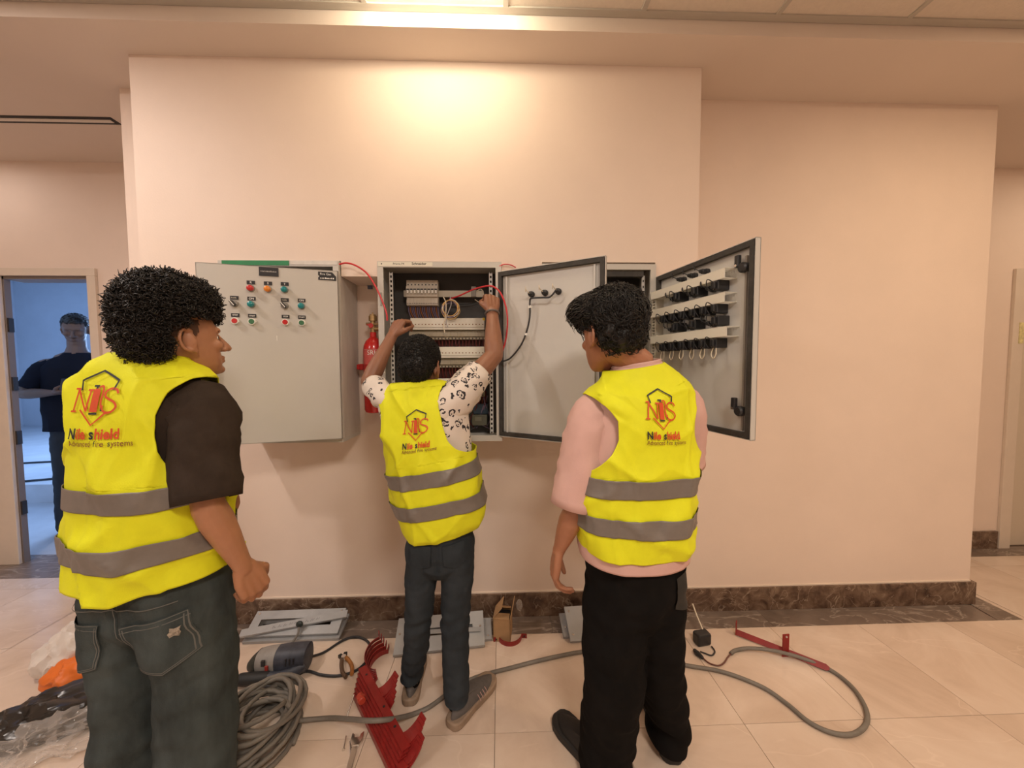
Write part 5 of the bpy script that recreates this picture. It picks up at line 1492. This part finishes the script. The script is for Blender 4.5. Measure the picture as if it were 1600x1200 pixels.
# left pile, leaning on the baseboard
p = G(455, 1004)
cover_plate('lowest grey steel cover plate of the pile left of the middle worker', (p.x, p.y, 0.001), R(1), R(14), .50, .145, (.05, .45, .06, .10), None)
cover_plate('upper slotted grey steel cover plate of the pile left of the middle worker', (p.x - .004, p.y + .012, .024), R(1), R(26), .485, .13, (.045, .43, .045, .085), [(.02, .115), (.465, .115)])
bar = MB().bx(-.265, .265, -.019, .019, 0, .004).bx(-.265, .265, -.019, -.016, -.010, 0)
bo = empty('metal_bar', (p.x - .002, p.y + .045, .072)); bM = Matrix.Rotation(R(11), 4, 'Z') @ Matrix.Rotation(R(24), 4, 'X') @ Matrix.Rotation(R(-4), 4, 'Y')
bar.xf(bM).build('bar', STEELD, bo, smooth=False)
rnd = random.Random(4); sc_ = []
for k in range(9):
    x = -.11 + k * .027
    sc_.append([(x, -.006 + rnd.uniform(-.002, .002)), (x + .006, .006), (x + .010, -.005), (x + .017, rnd.uniform(-.004, .006))])
v, f = strokes(sc_, .0016); b = MB(); b.add([bM @ Vector((a, c, .0046)) for a, c in v], f); b.build('handwriting', INKK, bo, smooth=False)
tag(bo, 'narrow grey steel bar with scribbled handwriting laid slantwise across the cover plates', 'metal bar')
kn = empty('cable_tie_knot', (p.x + .035, p.y + .02, .085))
MB().ell((0, 0, 0), (.019, .012, .017), n=12, m_=8).build('knot', TOOLD, kn)
MB().tube(catmull([(0, -.008, -.01), (.004, -.02, -.03), (-.004, -.03, -.05), (-.02, -.04, -.072)], 4), .006, 7).build('tail', mat('dusty_grey', (.2, .18, .16), .7), kn)
tag(kn, 'dark knotted tie hanging over the slanted grey bar', 'cable tie')
# pile between the legs of the middle worker
p = G(690, 1021)
cover_plate('grey steel cover plate lying under another behind the middle worker legs', (p.x + .035, p.y + .055, .001), R(4), R(16), .44, .12, (.05, .39, .04, .08), [(.42, .02)])
cover_plate('front slotted grey steel cover plate behind the middle worker legs', (p.x - .01, p.y + .005, .004), R(6), R(20), .46, .185, (.045, .40, .075, .115), [(.018, .10), (.44, .10)], material=mat('plate_light', (.42, .425, .43), .42, metal=.2, var=.06, vscale=10))
bo = empty('metal_bar', (p.x - .005, p.y + .085, .052)); MB().bx(-.20, .20, -.012, .012, 0, .003).xf(Matrix.Rotation(R(2), 4, 'Z') @ Matrix.Rotation(R(20), 4, 'X')).build('bar', STEELD, bo, smooth=False)
tag(bo, 'thin grey steel bar lying on the plate behind the middle worker legs', 'metal bar')
# plates beside the worker in pink
p = G(915, 1006)
cover_plate('small grey steel plate tucked under another beside the worker in pink', (p.x - .05, p.y + .04, .001), R(2), R(18), .12, .13, (.05, .07, .05, .07), [(.02, .05)])
cover_plate('square grey steel plate propped on the baseboard beside the worker in pink', (p.x + .0, p.y + .01, .004), R(3), R(30), .16, .17, (.10, .14, .075, .095), [(.02, .03), (.02, .145)], material=MATS['plate_light'])

# cardboard box
p = G(784, 1003)
cb = empty('cardboard_box', (p.x, p.y, 0), R(-8)); bw_, bd_, bh_ = .092, .10, .125
bb_ = MB()
bb_.bx(-bw_ / 2, bw_ / 2, 0, .003, 0, bh_).bx(-bw_ / 2, bw_ / 2, bd_ - .003, bd_, 0, bh_).bx(-bw_ / 2, -bw_ / 2 + .003, 0, bd_, 0, bh_).bx(bw_ / 2 - .003, bw_ / 2, 0, bd_, 0, bh_).bx(-bw_ / 2, bw_ / 2, 0, bd_, 0, .003)
bb_.build('carton', CARD, cb, smooth=False)
MB().box((-bw_ / 2 + .022, bd_ / 2, bh_ + .028), (.003, bd_, .075), Matrix.Rotation(R(38), 3, 'Y')).build('flap', CARD, cb, smooth=False)
MB().box((bw_ / 2 + .006, bd_ / 2, bh_ + .032), (.003, bd_, .068), Matrix.Rotation(R(12), 3, 'Y')).build('flap', CARD, cb, smooth=False)
MB().box((0, .018, bh_ + .002), (bw_ * .86, .04, .003), Matrix.Rotation(R(8), 3, 'X')).build('flap', CARD, cb, smooth=False)
MB().box((0, bd_ - .012, bh_ + .008), (bw_ * .86, .036, .003), Matrix.Rotation(R(-25), 3, 'X')).build('flap', CARD, cb, smooth=False)
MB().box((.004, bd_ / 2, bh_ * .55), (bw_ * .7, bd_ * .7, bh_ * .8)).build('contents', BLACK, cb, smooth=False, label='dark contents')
tag(cb, 'small open brown cardboard box standing by the baseboard', 'box')
pb = G(806, 968)
MBB = MB().ell((0, 0, .03), (.018, .012, .035), n=14, m_=10)
MBB.v = [tuple(Vector(q) + Vector(q).normalized() * fbm(q, 60) * .006) for q in MBB.v]
tag(MBB.build('plastic_pouch', BAGC, loc=(pb.x + .02, -.045, .06), sharp=20), 'small clear plastic pouch behind the cardboard box', 'pouch')


def arc_clamp(root, r, w, t, a0, a1, ear, material, M=Matrix(), name='strap'):
    """flat strip bent into an arc, with a flat ear at each end; w is its width along the axis z"""
    P = [(r * math.cos(a), r * math.sin(a)) for a in np.linspace(a0, a1, 18)]
    Q = [((r + t) * math.cos(a), (r + t) * math.sin(a)) for a in np.linspace(a0, a1, 18)]
    b = MB(); L = []
    for (x0, y0), (x1, y1) in zip(P, Q): L.append([Vector((x0, y0, 0)), Vector((x1, y1, 0)), Vector((x1, y1, w)), Vector((x0, y0, w))])
    b.rings(L)
    for a, sg in ((a0, -1), (a1, 1)):
        d = Vector((math.cos(a), math.sin(a), 0)); tn = Vector((-math.sin(a), math.cos(a), 0)) * sg
        c = d * (r + ear / 2); b.box(c + Vector((0, 0, w / 2)) + tn * (t / 2), (ear, t, w), Matrix.Rotation(a, 3, 'Z'))
    o = b.xf(M).build(name, material, root, smooth=False)
    hole = MB()
    for a in (a0, a1):
        d = Vector((math.cos(a), math.sin(a), 0)); c = d * (r + ear * .55)
        hole.lathe([(.0045, -t * 1.2), (.0045, t * 1.2)], 10, M @ Matrix.Translation(c + Vector((0, 0, w / 2))) @ Matrix.Rotation(a, 4, 'Z') @ DL)
    hole.build('bolt_holes', BLACK, root)
    return o


p = G(797, 1008)
rc = empty('pipe_clamp', (p.x, p.y, 0)); arc_clamp(rc, .062, .024, .003, R(200), R(352), .03, REDBR, Matrix.Translation((0, .055, .0)))
tag(rc, 'single red half-round pipe clamp lying in front of the cardboard box', 'pipe clamp')
p = G(585, 1052)
for k in range(5):
    rc = empty('pipe_clamp', (p.x - .010 * k + .01, p.y + .012 * k, .006 * k)); arc_clamp(rc, .068 + .0 * k, .024, .003, R(105), R(265), .034, REDBR, Matrix.Translation((.03, .035, 0)) @ Matrix.Rotation(R(-8 + 3 * k), 4, 'Z') @ Matrix.Rotation(R(10 + 5 * k), 4, 'X'))
    tag(rc, ['lowest and rightmost', 'second lowest', 'middle', 'second highest', 'topmost'][k] + ' red half-round pipe clamp of the nest beside the pliers', 'pipe clamp', 'red pipe clamps nested by the pliers')

# stack of red brackets
A = G(560, 1072); B = G(628, 1208); dv = (B - A); L_ = dv.length; ang = math.atan2(dv.y, dv.x)


def bracket(loc, rz, L, label, group=None, ry=0.0):
    root = empty('pipe_bracket', loc, rz)
    T = Matrix.Rotation(ry, 4, 'X')
    b = MB().bx(0, L, -.002, .030, 0, .0035).bx(0, L, -.002, .0015, -.022, 0)
    b.xf(T).build('bar', REDBR, root, smooth=False)
    for s0 in (.40, .93):
        bb2 = MB(); R_ = []
        for k in range(9):
            t = k / 8
            c = Vector((s0 * L + .01 * t, .028 + .070 * t, .002 + .052 * t * t)); wv = Vector((.026 * (1 - .3 * t), 0, 0)); tn = Vector((0, -.0035 * t, .0035))
            R_.append([c - wv, c + wv, c + wv + tn, c - wv + tn])
        bb2.rings(R_); bb2.xf(T).build('arm', REDBR, root, smooth=False)
    h = MB()
    for s0 in (.12, .55, .78): h.lathe([(.005, 0), (.005, .0045)], 10, T @ Matrix.Translation((s0 * L, .015, 0)))
    h.build('bolt_holes', BLACK, root)
    tag(root, label, 'bracket', group)
    return root


nv = Vector((-dv.y, dv.x, 0)).normalized()       # to the right-hand side seen from the camera
if nv.x < 0: nv = -nv
for k in range(6):
    q = A - nv * (.0085 * k - .004) + dv.normalized() * (.012 * k)
    bracket((q.x, q.y, .078 - .0095 * k), ang, L_ * (1 - .02 * (k % 3)), ['topmost', 'second from top', 'third from top', 'fourth from top', 'second lowest', 'lowest'][k] + ' long red steel bracket of the stack beside the coiled cable', 'stacked red brackets')
fq = G(566, 1098, .07)
fit_ = empty('pipe_fitting', (fq.x - .005, fq.y, .088))
MB().lathe([(.013, -.018), (.015, -.016), (.015, .016), (.013, .018)], 12, Matrix.Rotation(ang, 4, 'Z') @ Matrix.Rotation(R(90), 4, 'Y')).build('sleeve', mat('fitting_red', (.45, .05, .025), .4), fit_)
MB().lathe([(.017, -.005), (.017, .005)], 6, Matrix.Rotation(ang, 4, 'Z') @ Matrix.Rotation(R(90), 4, 'Y')).build('hex_nut', mat('fitting_red', (.45, .05, .025)), fit_, smooth=False)
tag(fit_, 'small orange-red threaded fitting resting on the stacked red brackets', 'fitting')

# pliers
p = G(540, 1044); pl = empty('pliers', (p.x, p.y, .012), ang - R(6))
MB().prism([(-.05, -.013), (-.072, -.022), (-.076, -.006), (-.062, 0), (-.076, .008), (-.070, .022), (-.046, .014)], .016).build('jaws', mat('tool_steel_dark', (.035, .033, .032), .45, .5), pl, smooth=False, bevel=.002)
MB().lathe([(.011, 0), (.011, .02)], 12, Matrix.Translation((-.045, 0, 0))).build('pivot', CHROME, pl)
MB().tube(catmull([(-.045, .008, .008), (-.01, .018, .01), (.04, .022, .012), (.085, .012, .014)], 4), [.009] * 13, 8).build('handle', mat('plier_orange', (.36, .14, .03), .5, var=.2, vscale=40), pl)
MB().tube(catmull([(-.045, -.008, .008), (-.01, -.016, .008), (.04, -.020, .008), (.08, -.012, .008)], 4), [.009] * 13, 8).build('handle', mat('plier_brown', (.10, .055, .03), .5), pl)
tag(pl, 'worn pliers with orange and brown handles on the floor by the clamps', 'pliers')

# spanner and screws
p = G(556, 1165); q = G(543, 1215); d_ = (q - p).normalized(); wa = math.atan2(d_.y, d_.x)
wr_ = empty('spanner', (p.x, p.y, 0), wa)
MB().bx(.0, .20, -.011, .011, .004, .012).build('shaft', CHROME, wr_, smooth=False, bevel=.003)
MB().prism([(.012, -.013), (.012, .013), (-.012, .024), (-.040, .022), (-.030, .010), (-.020, .008), (-.020, -.008), (-.030, -.010), (-.040, -.022), (-.012, -.024)][::-1], .014, Matrix.Translation((0, 0, .001))).build('jaw', CHROME, wr_, smooth=False, bevel=.002)
tag(wr_, 'shiny steel spanner lying under the stacked red brackets', 'spanner')
for (a_, b2), lab in ((((541, 1150), (537, 1172)), 'left one of two small bare steel screws lying beside the spanner'), (((546, 1158), (548, 1186)), 'right one of two small bare steel screws lying beside the spanner'), (((555, 1098), (541, 1124)), 'thin steel bolt leaning from the red brackets to the floor')):
    pa = G(*a_); pb = G(*b2); r_ = empty('screw', (pb.x, pb.y, .004)); v_ = pa - pb
    MB().tube([(0, 0, 0), v_ * .9 + Vector((0, 0, .001 if a_[1] > 1120 else .04))], .003, 8).build('shank', CHROME, r_)
    MB().lathe([(.006, 0), (.006, .004)], 10, Matrix.Rotation(math.atan2(v_.y, v_.x), 4, 'Z') @ Matrix.Rotation(R(-90), 4, 'Y')).build('head', CHROME, r_)
    tag(r_, lab, 'screw')

# power tool on its side, with its cord
p = G(430, 1064); tl = empty('power_tool', (p.x, p.y, 0), R(4))
T0 = Matrix.Translation((0, .055, .062))


def body_ring(x, ry, rz, dz_=0.0, dy=0.0):
    return [T0 @ Vector((x, dy + ry * math.copysign(abs(math.cos(a)) ** .8, math.cos(a)), dz_ + rz * math.copysign(abs(math.sin(a)) ** .8, math.sin(a)))) for a in np.linspace(0, 2 * PI, 24, endpoint=False)]


MB().rings([body_ring(-.01, .050, .058), body_ring(.04, .055, .060), body_ring(.105, .056, .060), body_ring(.125, .054, .058), body_ring(.128, .047, .05)]).build('motor_housing', TOOLB, tl, sharp=30)
MB().rings([body_ring(-.10, .042, .046), body_ring(-.07, .049, .053), body_ring(-.01, .051, .059)]).build('gear_housing', TOOLG, tl, sharp=30)
MB().rings([body_ring(-.145, .018, .020, -.02), body_ring(-.13, .030, .034, -.014), body_ring(-.098, .044, .048)]).build('nose', TOOLD, tl, sharp=30)
MB().tube([(-.140, -.010, .030), (-.06, -.012, .030), (-.03, -.010, .032)], [.026, .027, .024], 14, caps='round').build('grip', mat('grip_black', (.014, .014, .014), .6), tl)
MB().tube(catmull([(-.03, -.010, .032), (.03, -.012, .030), (.09, .002, .04), (.125, .02, .05)], 4), [.022] * 13, 12).build('handle', TOOLB, tl)
MB().bx(-.045, -.03, -.002, .006, .05, .075).build('trigger', mat('trigger_red', (.30, .03, .02), .5), tl, smooth=False, bevel=.003)
MB().bx(-.06, -.045, -.0012, .008, .075, .10).build('vent', BLACK, tl, smooth=False)
for x in (.045, .062, .079): MB().bx(x, x + .006, .0, .01, .062, .098).build('vent', BLACK, tl, smooth=False)
ti = tl.matrix_basis.inverted()
cp = [ti @ G(*q) for q in ((478, 1042), (505, 1022), (535, 1003), (556, 997), (574, 1004), (580, 1020), (572, 1036), (556, 1050), (530, 1058), (503, 1057), (478, 1051), (455, 1064), (425, 1074), (398, 1072), (384, 1064))]
MB().tube(catmull([Vector((c.x, c.y, .007 if i else .045)) for i, c in enumerate(cp)], 6), .0062, 8).build('power_cord', WIREB, tl)
MB().bx(-.055, -.02, .12, .145, .0, .035).build('plug', mat('plug_grey', (.17, .15, .13), .5), tl, smooth=False, bevel=.005)
tag(tl, 'dusty blue-grey power tool with looping black cord lying on the floor', 'power tool')

# long grey cable: a heaped coil and the run across the floor
C0 = G(408, 1155); rnd = random.Random(12)
pts = []
n_l = 19
for i in range(n_l * 20):
    a = i / 20 * 2 * PI; k = i // 20
    if i % 20 == 0:
        ex_ = .165 + rnd.uniform(-.07, .015); ey_ = .150 + rnd.uniform(-.065, .02); ox = rnd.uniform(-.05, .035); oy = rnd.uniform(-.045, .045); tl1 = rnd.uniform(-.035, .035); tl2 = rnd.uniform(-.035, .035); zb = .012 + .0060 * k
    f_ = (ex_, ey_, ox, oy, tl1, tl2, zb)
    pts.append((i, a, f_))
sm_ = []
for j in range(len(pts)):
    w_ = [pts[max(0, min(len(pts) - 1, j + q))][2] for q in range(-6, 7)]
    f_ = [sum(c) / 13 for c in zip(*w_)]
    a = pts[j][1]
    z = max(.0095, f_[6] + f_[4] * math.cos(a) + f_[5] * math.sin(a))
    sm_.append(Vector((C0.x + f_[2] + f_[0] * math.cos(a), C0.y + f_[3] + f_[1] * math.sin(a), z)))
run = [(468, 1126, .03), (490, 1124, .016), (520, 1122, .012), (550, 1124, .05), (575, 1126, .098), (600, 1125, .098), (622, 1122, .06), (645, 1116, .012), (672, 1104, .0095), (705, 1080, .0095), (742, 1059, .0095), (800, 1043, .0095), (860, 1028, .0095), (915, 1018, .0095), (970, 1020, .0095), (1030, 1030, .0095), (1075, 1040, .0095), (1130, 1050, .0095), (1190, 1073, .0095), (1230, 1100, .0095), (1264, 1128, .0095), (1300, 1145, .0095), (1333, 1147, .0095), (1354, 1130, .0095), (1351, 1103, .0095), (1330, 1072, .0095), (1296, 1046, .0095), (1252, 1028, .020), (1210, 1017, .030), (1172, 1013, .016), (1150, 1016, .0095), (1142, 1021, .0095)]
rp = catmull([G(a, b2, z) for a, b2, z in run], 6)
cab = empty('electrical_cable', (C0.x, C0.y, 0)); CT = Matrix.Translation((-C0.x, -C0.y, 0))
MB().tube(sm_, .0088, 9).xf(CT).build('coil', CABLE, cab, sharp=0)
MB().tube([sm_[-1]] + rp, .0088, 9).xf(CT).build('run', CABLE, cab, sharp=0)
tag(cab, 'thick grey electrical cable, coiled in a heap and snaking across the floor', 'cable')

# plug-in adapter with its thin lead
p = G(1102, 1011); ad = empty('power_adapter', (p.x, p.y, 0), R(10))
MB().bx(-.040, .040, .0, .05, .0, .062).build('case', BLACK, ad, smooth=False, bevel=.010)
MB().tube([(.020, .04, .055), (.022, .09, .10), (.022, .125, .145)], .0035, 7).build('prong_wire', WIREC, ad)
ai = ad.matrix_basis.inverted()
MB().tube(catmull([ai @ G(a, b2, .005) for a, b2 in ((1112, 1010), (1117, 1018), (1112, 1024), (1102, 1021), (1094, 1018))], 6), .0035, 7).build('lead', WIREB, ad)
MB().tube([ai @ G(1086, 1017, .012), ai @ G(1091, 1022, .012), ai @ G(1097, 1027, .012)], [.010, .013, .008], 10, caps='round').build('connector', BLACK, ad)
MB().tube(catmull([ai @ G(a, b2, .005) for a, b2 in ((1097, 1027), (1108, 1036), (1122, 1040), (1131, 1036), (1137, 1027), (1143, 1021))], 6), .0035, 7).build('bare_wires', mat('brownish_wire', (.16, .06, .045), .5), ad)
tag(ad, 'black plug-in power adapter with thin lead by the baseboard', 'adapter')

# red bracket on the right
pa = G(1150, 992); pb = G(1296, 1050); d_ = pb - pa; ra = math.atan2(d_.y, d_.x)
rb = empty('hanger_bracket', (pa.x, pa.y, 0), ra); Lb = d_.length
MB().prism([(0, -.014), (Lb - .012, -.014), (Lb, -.006), (Lb, .006), (Lb - .012, .014), (0, .014)], .004, Matrix.Translation((0, 0, .016)) @ Matrix.Rotation(R(42), 4, 'X')).build('bar', REDBR, rb, smooth=False)
MB().bx(-.002, .003, -.014, .014, .008, .075).build('end_lug', REDBR, rb, smooth=False)
MB().box((.56 * Lb, -.022, .062), (.034, .0045, .115), Matrix.Rotation(-ra + R(4), 3, 'Z')).build('upright_lug', REDBR, rb, smooth=False)
MB().lathe([(.005, 0), (.005, .006)], 10, Matrix.Translation((.56 * Lb, -.021, .108)) @ Matrix.Rotation(-ra, 4, 'Z') @ DL).build('bolt_hole', mat('hole_pale', (.5, .4, .35), .6), rb)
tag(rb, 'red steel hanger bracket with two upright lugs lying inside the cable loop', 'bracket')


# crumpled bags at the left edge
def crumple(name, c, r, seed, material, label, cat, amp=.35, sc=9.0, sub=5, rz=0.0, stretch=(1, 1, 1), ridges=1.0):
    bm = bmesh.new(); bmesh.ops.create_icosphere(bm, subdivisions=sub, radius=1.0)
    for v in bm.verts:
        n_ = v.co.copy()
        q = Vector((n_.x * r[0] * stretch[0], n_.y * r[1] * stretch[1], n_.z * r[2] * stretch[2]))
        rg = (1 - abs(noise.noise(q * sc + Vector((seed, 0, 0)))) * 2) * .5 + (1 - abs(noise.noise(q * sc * 2.3 + Vector((seed, 5, 0)))) * 2) * .28 * ridges + (1 - abs(noise.noise(q * sc * 5 + Vector((seed, 9, 3)))) * 2) * .10 * ridges
        k = 1 - amp + amp * 1.5 * rg + .35 * noise.noise(q * sc * .35 + Vector((seed * 2, 1, 1)))
        v.co = Vector((n_.x * r[0], n_.y * r[1], n_.z * r[2])) * max(.25, k)
    Rm = Matrix.Rotation(rz, 3, 'Z')
    for v in bm.verts:
        v.co = Rm @ v.co
        z = v.co.z + c[2]
        if z < .003: z = .003 + .004 * abs(noise.noise(v.co * 40))
        v.co.z = z
    me = bpy.data.meshes.new(name); bm.to_mesh(me); bm.free()
    me.polygons.foreach_set('use_smooth', [True] * len(me.polygons)); me.set_sharp_from_angle(angle=R(28))
    o = link(name, me, material, loc=(c[0], c[1], 0)); tag(o, label, cat)
    return o


p = G(112, 1052); crumple('plastic_bag', (p.x, p.y + .04, .085), (.15, .12, .125), 2.0, BAGW, 'crumpled translucent white plastic bag behind the orange one', 'bag', .30, 6.5, 5, .3)
p = G(132, 1068); crumple('plastic_bag', (p.x, p.y, .055), (.14, .085, .090), 7.0, BAGO, 'crumpled bright orange plastic bag on the floor', 'bag', .25, 6.5, 5, .4)
p = G(62, 1140); crumple('plastic_bag', (p.x, p.y, .045), (.235, .12, .085), 11.0, BAGK, 'crumpled shiny black plastic bag at the left edge', 'bag', .35, 7.5, 5, R(24))
p = G(92, 1165); crumple('plastic_film', (p.x, p.y, .030), (.22, .11, .075), 15.0, BAGC, 'crumpled clear plastic wrap in front of the black bag', 'plastic wrap', .42, 10, 5, R(16))
p = G(128, 1118); crumple('plastic_film', (p.x + .03, p.y + .04, .055), (.10, .075, .075), 19.0, BAGC, 'clear plastic wrap piece beside the worker in baggy jeans', 'plastic wrap', .42, 12, 5, R(40))
p = G(128, 1122); pc = empty('parts_packet', (p.x, p.y, .04), R(18))
MB().box((0, 0, .012), (.11, .06, .03), Matrix.Rotation(R(22), 3, 'X')).build('packet', mat('packet_white', (.62, .55, .52), .5), pc, smooth=False, bevel=.004)
MB().box((0, .022, .027), (.112, .030, .022), Matrix.Rotation(R(22), 3, 'X')).build('header_card', mat('packet_blue', (.015, .04, .11), .5), pc, smooth=False)
dashes(pc, Matrix.Translation((0, -.022, .0215)) @ Matrix.Rotation(R(22), 4, 'X'), .07, .009, 8, REDP, 6)
tag(pc, 'white packet with dark blue header among the clear plastic wrap', 'packet')
